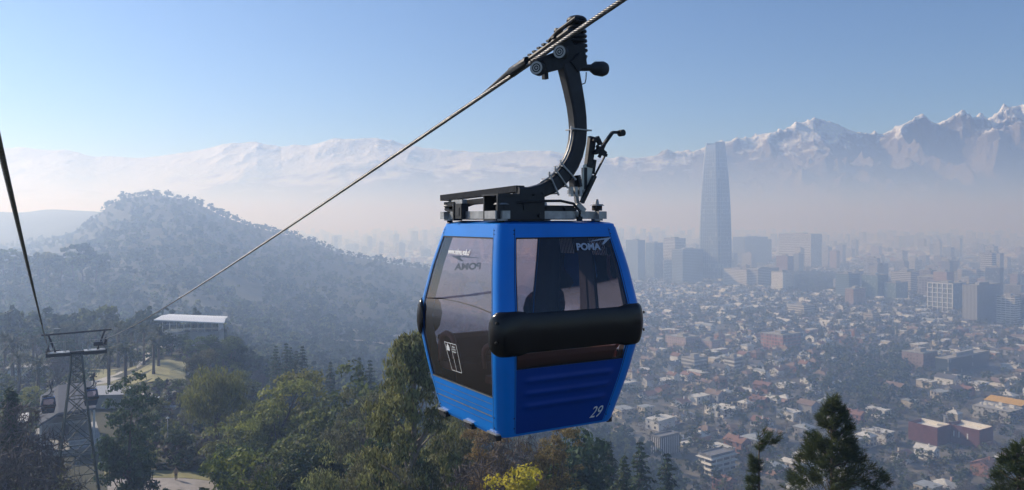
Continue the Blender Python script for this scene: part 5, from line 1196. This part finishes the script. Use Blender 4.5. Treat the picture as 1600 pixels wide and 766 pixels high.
for i in od:
    x, y = float(X[i]), float(Y[i])
    if gz(x, y) > .6 or not city_ok(x, y, 4): continue
    if rh.random() < .20: continue
    if 1235 < PXS[i] < 1330 and 1480 < y < 1900: continue      # wooded park by the white block
    if 1290 < PXS[i] < 1420 and 560 < y < 800 and rh.random() < .75: continue
    if nh < 300:
        full = nh < 90; opts = [h_ for h_ in HP if h_[2] == full or nh < 12 * 0]; h_ = opts[int(rh.integers(len(opts)))]
        o = h_[0] if not h_[1] else copy_tree(h_[0]); h_[1] = True; o.location = (x, y, gz(x, y)); s = rh.uniform(.72, 1.02); o.scale = (s, s * rh.uniform(.9, 1.15), rh.uniform(.9, 1.15)); o.rotation_euler = (0, 0, PHI + R(90) * int(rh.integers(4)) + rh.normal() * .05)
        tag(o, h_[3] + ' ' + zoneh(PXS[i], y), 'house', 'houses of the low neighbourhood'); nh += 1
    else: far.append((x, y))
def far_houses(name, pts, label, rng, big=1.0):
    m = MB(); mats_ = [w_[1] for w_ in HW] + [r_[1] for r_ in HR]; var = []
    for q in range(10):
        shape = ['flat', 'gable', 'hip', 'ell'][q % 4]; a, b = house_parts(shape, rng.uniform(8, 12) * big, rng.uniform(10, 17) * big, rng.choice([3.1, 5.8]) * (1 if big == 1 else rng.uniform(1, 2.6))); var.append((a, b, int(rng.choice(5, p=[.45, .2, .15, .1, .1])), 5 + int(rng.choice([2, 2, 4] if shape == 'flat' else [0, 1, 1, 2, 3, 3, 4]))))
    for q, (a, b, wi, ri) in enumerate(var):
        pp = np.array(pts[q::10])
        if not len(pp): continue
        for mm, mi in ((a, wi), (b, ri)):
            V = np.concatenate(mm.v)
            ang = PHI + rng.integers(0, 4, len(pp)) * math.pi / 2; c, s = np.cos(ang), np.sin(ang)
            VV = np.stack([V[None, :, 0] * c[:, None] - V[None, :, 1] * s[:, None] + pp[:, 0:1], V[None, :, 0] * s[:, None] + V[None, :, 1] * c[:, None] + pp[:, 1:2], np.tile(V[:, 2], (len(pp), 1))], 2).reshape(-1, 3)
            base = m.n; m.v.append(VV); m.n += len(VV)
            for f, _ in mm.f: m.f.append(((f[None] + (np.arange(len(pp)) * len(V))[:, None, None]).reshape(-1, f.shape[1]) + base, mi))
    return tag(m.build(name, mats_), label, 'houses', kind='stuff')
far_houses('distant_houses', far, 'dense mass of low houses spreading to the towers', np.random.default_rng(8))
rf = np.random.default_rng(88); n = 9000; yy = np.exp(rf.uniform(np.log(2500), np.log(8000), n)); pp = rf.uniform(480, 1680, n); xx = (pp - 800) / F * yy
k = ground(xx, yy) < .6; far_houses('distant_low_blocks', list(zip(xx[k], yy[k])), 'low city blocks fading into the smog', np.random.default_rng(9), 2.0)
# skyline far away
m = MB(); rr = np.random.default_rng(66); mats_ = [fmat(*q) for q in (('punched', (.48, .45, .40)), ('band', (.62, .60, .57)), ('balcony', (.60, .57, .52)))]
for i in range(650):
    y = float(np.exp(rr.uniform(np.log(3600), np.log(9500)))); px = rr.uniform(470, 1700); x = (px - 800) / F * y
    if gz(x, y) > .6: continue
    h = rr.uniform(25, 75) * (1.25 if 600 < px < 1100 else 1); m.box((x, y, h / 2), (rr.uniform(14, 30), rr.uniform(14, 30), h), Matrix.Rotation(PHI, 3, 'Z'), int(rr.integers(3)))
tag(m.build('far_skyline', mats_, uv=True), 'faint towers of the far skyline in the smog', 'towers', kind='stuff')
# streets: long strips through the grid, and parked cars on them
def strip(m, pts, wd, dz=.06, seg=None):
    rows = []
    for i, p in enumerate(pts):
        p = Vector(p[:2]); a = Vector(pts[max(0, i - 1)][:2]); b = Vector(pts[min(len(pts) - 1, i + 1)][:2]); t_ = (b - a).normalized(); n_ = Vector((-t_.y, t_.x)) * wd / 2
        q = [p + n_ * s for s in (-1, -.5, 0, .5, 1)]; rows.append([(v.x, v.y, gz(v.x, v.y) + dz) for v in q])
    m.grid(rows)
M['asphalt'] = mat('asphalt', (.10, .10, .10), .9, var=.2, scale=.05)
M['dirt'] = mat('dirt_road', (.36, .31, .25), .95, var=.15, scale=.1)
def G2(a, b): return (a * U0[0] + b * U1[0] - 500, a * U0[1] + b * U1[1])
m = MB(); SEG = []
for bj in range(-14, 40):
    for bi in range(-12, 48):
        p, q = G2(bi * BL, bj * BW), G2((bi + 1) * BL, bj * BW)
        c = ((p[0] + q[0]) / 2, (p[1] + q[1]) / 2); px = 800 + F * c[0] / max(c[1], 1)
        if not (300 < c[1] < 3200 and 880 < px < 1720): continue
        if max(gz(*p), gz(*q)) < .3 and city_ok(*c, -4): strip(m, [p, q], 7.5); SEG.append((p, q))
        q2 = G2(bi * BL, (bj + 1) * BW)
        if max(gz(*p), gz(*q2)) < .3 and city_ok((p[0] + q2[0]) / 2, (p[1] + q2[1]) / 2, -4): strip(m, [p, q2], 7, .10)
tag(m.build('streets', M['asphalt']), kind='structure')
def make_car(colr, nm):
    e = empty('parked_car'); tag(e, cat='car'); m = MB()
    pr = [(-2.15, .35), (-2.2, .75), (-1.9, .92), (-1.1, .98), (1.1, 1.0), (1.95, .82), (2.2, .62), (2.15, .3)]
    rows = [[(x, s * .86, z) for x, z in pr] for s in (-1, 1)]; m.grid(rows); 
    for s in (0, 1): m.add(rows[s], [tuple(range(8))])
    m.add([(-2.15, -.86, .3), (2.15, -.86, .3), (2.15, .86, .3), (-2.15, .86, .3)], [(0, 1, 2, 3)])
    m.box((-.1, 0, 1.44), (1.7, 1.35, .06)); m.build('body', mat(nm + '_paint', colr, .3, coat=.5), e)
    m = MB(); m.box((-.15, 0, 1.19), (2.7, 1.6, .42), None, 0, .72); m.build('window', M['darkglass'], e)
    for x in (-1.35, 1.35):
        for s in (-1, 1): m = MB(); m.cyl((x, s * .88, .32), (x, s * .68, .32), .32, n=12); m.build('wheel', M['rubber'], e, True, angle=40)
    return [e, False, nm]
CARS = [make_car((.75, .75, .75), 'white'), make_car((.35, .36, .38), 'silver'), make_car((.03, .03, .035), 'black'), make_car((.30, .03, .03), 'red')]
nc = 0; SEG.sort(key=lambda s: s[0][1])
def put_car(x, y, rz, label, group=None, ci=None):
    c = CARS[int(rh.choice(4, p=[.45, .3, .17, .08])) if ci is None else ci]; o = c[0] if not c[1] else copy_tree(c[0]); c[1] = True; o.location = (x, y, gz(x, y) + .05); o.rotation_euler = (0, 0, rz); tag(o, c[2] + ' car ' + label, 'car', group); return o
for p, q in SEG:
    if nc >= 70 or p[1] > 950: break
    for k in range(int(rh.integers(0, 4))):
        t_ = rh.uniform(.08, .92); s = rh.choice([-2.6, 2.6]); x = p[0] + (q[0] - p[0]) * t_ + U1[0] * s; y = p[1] + (q[1] - p[1]) * t_ + U1[1] * s
        put_car(x, y, PHI, 'parked in the streets ' + zoneh(800 + F * x / y, y), 'cars parked in the city streets'); nc += 1
# city trees: the nearest as trees, the rest as one mass
nt_ = 0; fpos = []; n = 42000; yy = rh.uniform(330, 2700, n) ; yy = np.where(rh.random(n) < .5, yy, np.sqrt(rh.uniform(330 ** 2, 2700 ** 2, n))); pp = rh.uniform(900, 1690, n); xx = (pp - 800) / F * yy
extra = rh.uniform(size=n) < .0
dens = (np.sin(xx / 90 + 1) * np.sin(yy / 120 + xx / 200) + 1) / 2
HXY = np.array([(float(X[i]), float(Y[i])) for i in range(len(X))])
order = np.argsort(yy); bare_l = []; dark_l = []
for i in order:
    x, y, px = float(xx[i]), float(yy[i]), float(pp[i])
    if gz(x, y) > .8 or not city_ok(x, y, -3): continue
    if (np.abs(HXY - (x, y)).max(1) < 3.8).any(): continue
    park = (1235 < px < 1330 and 1450 < y < 1950) or (1290 < px < 1420 and 560 < y < 800)
    if not park and rh.random() > .45 + .55 * dens[i]: continue
    big = rh.random()
    if nt_ < 95 and y < 480 and rh.random() < .35:
        kd = rh.choice(['bare', 'mid', 'dark', 'olive', 'grey', 'conifer'], p=[.34, .2, .2, .12, .1, .04]); put_tree(kd, x, y, float(rh.uniform(5.5, 11)), LB[kd] + ' among houses ' + zoneh(px, y), 'garden and street trees of the near city', wide=1.1); nt_ += 1
    else: (bare_l if rh.random() < (.15 if park else .42) else dark_l).append((x, y, 0 if not park else 1))
px_ = rh.uniform(1232, 1330, 260); yy_ = rh.uniform(1480, 1950, 260); dark_l += [(float((a - 800) / F * b), float(b), 1) for a, b in zip(px_, yy_)]
for i in range(3): vlight(340 + i, 10, 8, 12, 9, 1.4, .35, 'vbare')
for lst, kd, nm, mt, lb in ((dark_l, 'vfar', 'city_trees', [M['leaf_dark'], M['leaf_mid'], M['leaf_dark'], M['leaf_olive'], M['leaf_dark'], M['leaf_grey']], 'evergreen trees massed between the city houses'), (bare_l, 'vbare', 'bare_city_trees', [M['twig'], M['leaf_grey'], M['twig']], 'bare greyish trees massed between the city houses')):
    A = np.array(lst); pos = np.stack([A[:, 0], A[:, 1], np.zeros(len(A))], 1); hs = rh.uniform(5, 10.5, len(A)) + A[:, 2] * 3
    merged(kd, nm, pos, hs, rh, mt, lb, wide=1.05)
# ------------------------------------------------------------ the park on the near hill
M['grass'] = mat('grass', (.10, .115, .035), .95, var=.35, scale=.3); M['drygrass'] = mat('dry_grass', (.26, .24, .11), .95, var=.25, scale=.2)
M['paving'] = mat('paving', (.34, .31, .29), .9, var=.15, scale=.8); M['path'] = mat('path', (.46, .43, .38), .95, var=.12, scale=.2)
def patchg(name, mt, px0, px1, d0, d1, dz=.05, n=8, skew=0, kind='structure', lab=None):
    rows = []
    for j in range(n + 1):
        d = d0 + (d1 - d0) * j / n; rows.append([(((px0 + (px1 - px0) * i / n + skew * j / n) - 800) / F * d, d, gz(((px0 + (px1 - px0) * i / n + skew * j / n) - 800) / F * d, d) + dz) for i in range(n + 1)])
    m = MB(); m.grid(rows); return tag(m.build(name, mt), lab, kind=kind)
patchg('patio', M['paving'], 168, 350, 92, 104, .09); patchg('lawn', M['drygrass'], 165, 330, 104.2, 107.5, .06, skew=-4); patchg('upper_lawn', M['drygrass'], 140, 290, 172, 200, .05, 6, skew=0); patchg('lower_lawn', M['grass'], 212, 300, 118, 132, .05, 6)
def pathpx(m, pts, wd, dz=.09):
    q = []
    for (a, b, d), (a2, b2, d2) in zip(pts[:-1], pts[1:]):
        for t_ in np.linspace(0, 1, 8)[:-1]: dd = d + (d2 - d) * t_; q.append((((a + (a2 - a) * t_) - 800) / F * dd, dd))
    a, b, d = pts[-1]; q.append(((a - 800) / F * d, d)); strip(m, q, wd, dz)
m = MB(); pathpx(m, [(60, 0, 168), (100, 0, 172), (150, 0, 178), (195, 0, 190), (235, 0, 215), (262, 0, 240)], 4.5); tag(m.build('park_path', M['path']), kind='structure')
m = MB(); pathpx(m, [(0, 0, 190), (60, 0, 182), (110, 0, 176)], 4); pathpx(m, [(85, 0, 160), (160, 0, 163), (240, 0, 158), (300, 0, 165)], 2.5); tag(m.build('footpath', M['path']), kind='structure')
m = MB(); pathpx(m, [(505, 0, 660), (560, 0, 690), (605, 0, 700), (650, 0, 705)], 8, .5); pathpx(m, [(480, 0, 600), (540, 0, 610), (600, 0, 640)], 6, .5); tag(m.build('hillside_road', M['dirt']), kind='structure')
def pavilion():
    d = 235.; x = (300 - 800) / F * d; g_ = gz(x, d); b = empty('white_pavilion', (x, d, g_), R(12), 'long glass walled pavilion with a folded white roof beyond the palms', 'building')
    zt = CZ + (345 - 492) / F * d - g_; b.location.z += zt - 6.0; base_ = -max(0, zt - 6.0) - .5; zt = 6.0
    m = MB(); m.grid([[(-9.5, -5, zt - .6), (9.8, -5, zt - 2.0)], [(-8.5, 0, zt), (9.5, 0, zt - 1.2)], [(-7.5, 6, zt - .3), (9.3, 6, zt - 1.4)]]); m.grid([[(-9.5, -5, zt - .85), (9.8, -5, zt - 2.25)], [(-8.5, 0, zt - .25), (9.5, 0, zt - 1.45)], [(-7.5, 6, zt - .55), (9.3, 6, zt - 1.65)]], flip=True); m.bar((-9.5, -5, zt - .72), (9.8, -5, zt - 2.12), .3, .3); m.build('roof', mat('white_roof', (.85, .85, .85), .6), b)
    m = MB(); m.bbox(-7.5, 8.2, -3.6, -3.5, 1.4, zt - 2.3); m.bbox(8.1, 8.2, -3.5, 4.5, 1.4, zt - 2.3); m.build('glass_wall', glass('pavilion_glass', (.55, .62, .68), .08), b)
    m = MB(); m.bbox(-7.6, 8.3, -3.7, 4.6, base_, 1.4); m.build('plinth', M['concrete'], b)
    for k in range(9): q = MB(); xx_ = -7.4 + 15.5 * k / 8; q.bar((xx_, -3.75, 1.4), (xx_, -3.75, zt - 2.2 + .6 * (1 - k / 8)), .14); q.build('mullion', M['whitewall'], b)
pavilion()
def terminal():
    d = 120.; x = (104 - 800) / F * d; g_ = gz(x, d); rz = math.atan2(LV.y, LV.x); b = empty('cable_car_terminal', (x, d, g_), rz, 'grey roofed cable car terminal with white posts behind the pylon', 'building')
    zr = CZ + (345 - 612) / F * d - g_
    m = MB()
    m.grid([[(-3.6, -6, zr - 3.2), (-1.2, -6, zr - 1.8), (3.6, -6, zr - 1.6)], [(-3.4, 6, zr - 1.4), (-1.0, 6, zr), (3.6, 6, zr + .2)]]); m.grid([[(-3.6, -6, zr - 3.5), (-1.2, -6, zr - 2.1), (3.6, -6, zr - 1.9)], [(-3.4, 6, zr - 1.7), (-1.0, 6, zr - .3), (3.6, 6, zr - .1)]], flip=True); m.bar((-3.6, -6, zr - 3.35), (-1.2, -6, zr - 1.95), .3, .3); m.bar((-1.2, -6, zr - 1.95), (3.6, -6, zr - 1.75), .3, .3)
    m.build('roof', mat('zinc_sheet', (.13, .135, .15), .95, spec=.1, var=.1, scale=.5), b)
    m = MB(); m.bbox(-7.4, -4.9, -2, 4, zr - 3.6, zr - 3.4); m.build('side_roof', M['whitewall'], b)
    for xx_, yy_ in ((-3.4, -5.6), (3.4, -5.6), (-3.3, 5.6), (3.4, 5.6), (-7.2, -1.8), (-7.2, 3.8)):
        m = MB(); top = zr - 3.5 if yy_ < 0 and xx_ < 0 else zr - 1.9; top = zr - 3.6 if xx_ < -5 else top; m.bar((xx_, yy_, -.5), (xx_, yy_, top), .25); m.build('post', M['whitewall'], b)
    m = MB(); m.bbox(-4.5, 4.5, -7, 9, -.5, 1.2); m.bbox(-3.2, 3.3, 3, 5.4, 1.2, zr - 2.4); m.build('platform', M['concrete'], b)
    m = MB(); m.cyl((0, 2, zr - 3.6), (0, 2, zr - 3.3), 2.6, n=28); m.cyl((0, 2, 1.2), (0, 2, zr - 3.6), .35); m.build('bull_wheel', M['dsteel'], b, True, angle=40)
    m = MB()
    for xx_ in (-2.6, 2.6): m.bar((xx_, -6.5, zr - 3.4), (xx_, 3, zr - 3.3), .3, .4); m.bar((xx_, -6.2, 1.2), (xx_, -6.2, zr - 3.4), .25)
    m.bar((-3, -6.3, zr - 3.4), (3, -6.3, zr - 3.4), .3); m.build('launch_rail', M['steel'], b)
    m = MB()
    for k in range(7): m.bar((-4.4 + 8.8 * k / 6, -7, 1.2), (-4.4 + 8.8 * k / 6, -7, 2.3), .06)
    m.bar((-4.4, -7, 2.3), (4.4, -7, 2.3), .07); m.bar((-4.4, -7, 1.75), (4.4, -7, 1.75), .05); m.build('railing', M['whitewall'], b)
    c = G_ = None
    # long roof behind and the small kiosk
    x2 = (150 - 800) / F * 150; b2 = empty('long_shed', (x2, 150, gz(x2, 150)), R(8), 'long low shed with pale metal roof behind the cable car terminal', 'building')
    m = MB(); m.bbox(-6.5, 6.5, -2.4, 2.4, -.5, 2.8); m.build('wall', M['concrete'], b2); m = MB(); m.grid([[(-7, -3, 2.81), (7, -3, 2.81)], [(-7, 0, 4), (7, 0, 4)], [(-7, 3, 2.81), (7, 3, 2.81)]]); m.build('roof', mat('pale_sheet', (.5, .5, .5), .6), b2)
    x3 = (45 - 800) / F * 185; b3 = empty('kiosk', (x3, 185, gz(x3, 185)), R(20), 'small pale kiosk on the lawn near the picture edge', 'building'); m = MB(); m.bbox(-4, 4, -1.6, 1.6, -.5, 2.6); m.build('wall', M['whitewall'], b3); m = MB(); m.bbox(-4.4, 4.4, -2, 2, 2.603, 2.9); m.build('roof', M['concrete'], b3)
terminal()
# lamp post by the lower lawn
xq = (262 - 800) / F * 117; lp = empty('park_lamp', (xq, 117, gz(xq, 117)), 0, 'slim park lamp post standing on the lower lawn', 'street lamp'); MB().tube([(0, 0, -.3), (0, 0, 5.2)], [.09, .06], 8).build('pole', M['steel'], lp, True); MB().tube([(0, 0, 5.2), (0, 0, 5.3), (0, 0, 5.5)], [.10, .28, .05], 12).build('lamp_head', M['whitewall'], lp, True)
for px, d, ci, lb in ((243, 150, 0, 'parked by the bare trees behind the lawn'), (255, 146, 1, 'parked next to the white one behind the lawn'), (372, 205, 0, 'parked on the slope beyond the white pavilion'), (398, 215, 1, 'parked higher on the slope beyond the pavilion')):
    x = (px - 800) / F * d; put_car(x, d, R(15), lb, None, ci)
# people
def make_person(px, d, top, bottom, label, rz=0, walk=.12):
    x = (px - 800) / F * d; e = empty('person', (x, d, gz(x, d) + .09), rz, label, 'person')
    me = bpy.data.meshes.new('body'); 
    J = [((0, 0, .95), .13), ((0, 0, 1.18), .125), ((0, 0, 1.40), .13), ((0, 0, 1.50), .055), ((0, 0, 1.58), .085), ((0, -.015, 1.70), .085),
         ((-.19, 0, 1.40), .055), ((-.24, .02, 1.13), .042), ((-.23, -.08, .90), .035), ((.19, 0, 1.40), .055), ((.24, -.02, 1.13), .042), ((.23, .06, .90), .035),
         ((-.10, -walk * .3, .88), .095), ((-.10, -walk * .8, .48), .062), ((-.10, -walk, .08), .045), ((-.10, -walk - .16, .04), .04), ((.10, walk * .3, .88), .095), ((.10, walk * .5, .48), .062), ((.10, walk, .08), .045), ((.10, walk - .16, .04), .04)]
    E = [(0, 1), (1, 2), (2, 3), (3, 4), (4, 5), (2, 6), (6, 7), (7, 8), (2, 9), (9, 10), (10, 11), (0, 12), (12, 13), (13, 14), (14, 15), (0, 16), (16, 17), (17, 18), (18, 19)]
    me.from_pydata([j[0] for j in J], E, []); o = bpy.data.objects.new('body', me); COL.objects.link(o); o.modifiers.new('s', 'SKIN'); 
    for v, j in zip(me.skin_vertices[0].data, J): v.radius = (j[1], j[1])
    me.skin_vertices[0].data[0].use_root = True; ss = o.modifiers.new('u', 'SUBSURF'); ss.levels = 1; ss.render_levels = 1
    dg = bpy.context.evaluated_depsgraph_get(); nm_ = bpy.data.meshes.new_from_object(o.evaluated_get(dg)); bpy.data.objects.remove(o); V = np.array([v.co[:] for v in nm_.vertices]); Fs = [tuple(p.vertices) for p in nm_.polygons]
    m = MB(); m.add(V, Fs); m.build('body', mat('skin', (.45, .28, .20), .6), e, True)
    N_ = np.array([v.normal[:] for v in nm_.vertices])
    for nme, mt, lo, hi in (('shirt', top, .93, 1.48), ('trousers', bottom, .10, .97)):
        ok = [f for f in Fs if all(lo < V[i][2] < hi and (nme == 'shirt' or abs(V[i][0]) < .2) for i in f)]; VV = V + N_ * (.014 if nme == 'shirt' else .012); m = MB(); m.add(VV, ok); m.build(nme, mt, e, True)
    m = MB(); m.tube([(0, .02, 1.68), (0, .01, 1.74), (0, 0, 1.79)], [.098, .095, .04], 12); m.build('hair', mat('hair', (.03, .02, .015), .7), e, True)
cb = mat('dark_cloth', (.06, .06, .08), .9); ct = mat('tan_cloth', (.30, .24, .18), .9)
make_person(275, 103, ct, cb, 'person in a tan top and dark trousers standing on the patio', R(30), .03)
make_person(132, 176, cb, cb, 'person in dark clothes walking along the park path', R(80)); make_person(127, 177.5, ct, cb, 'person in a tan top walking beside another on the path', R(80))
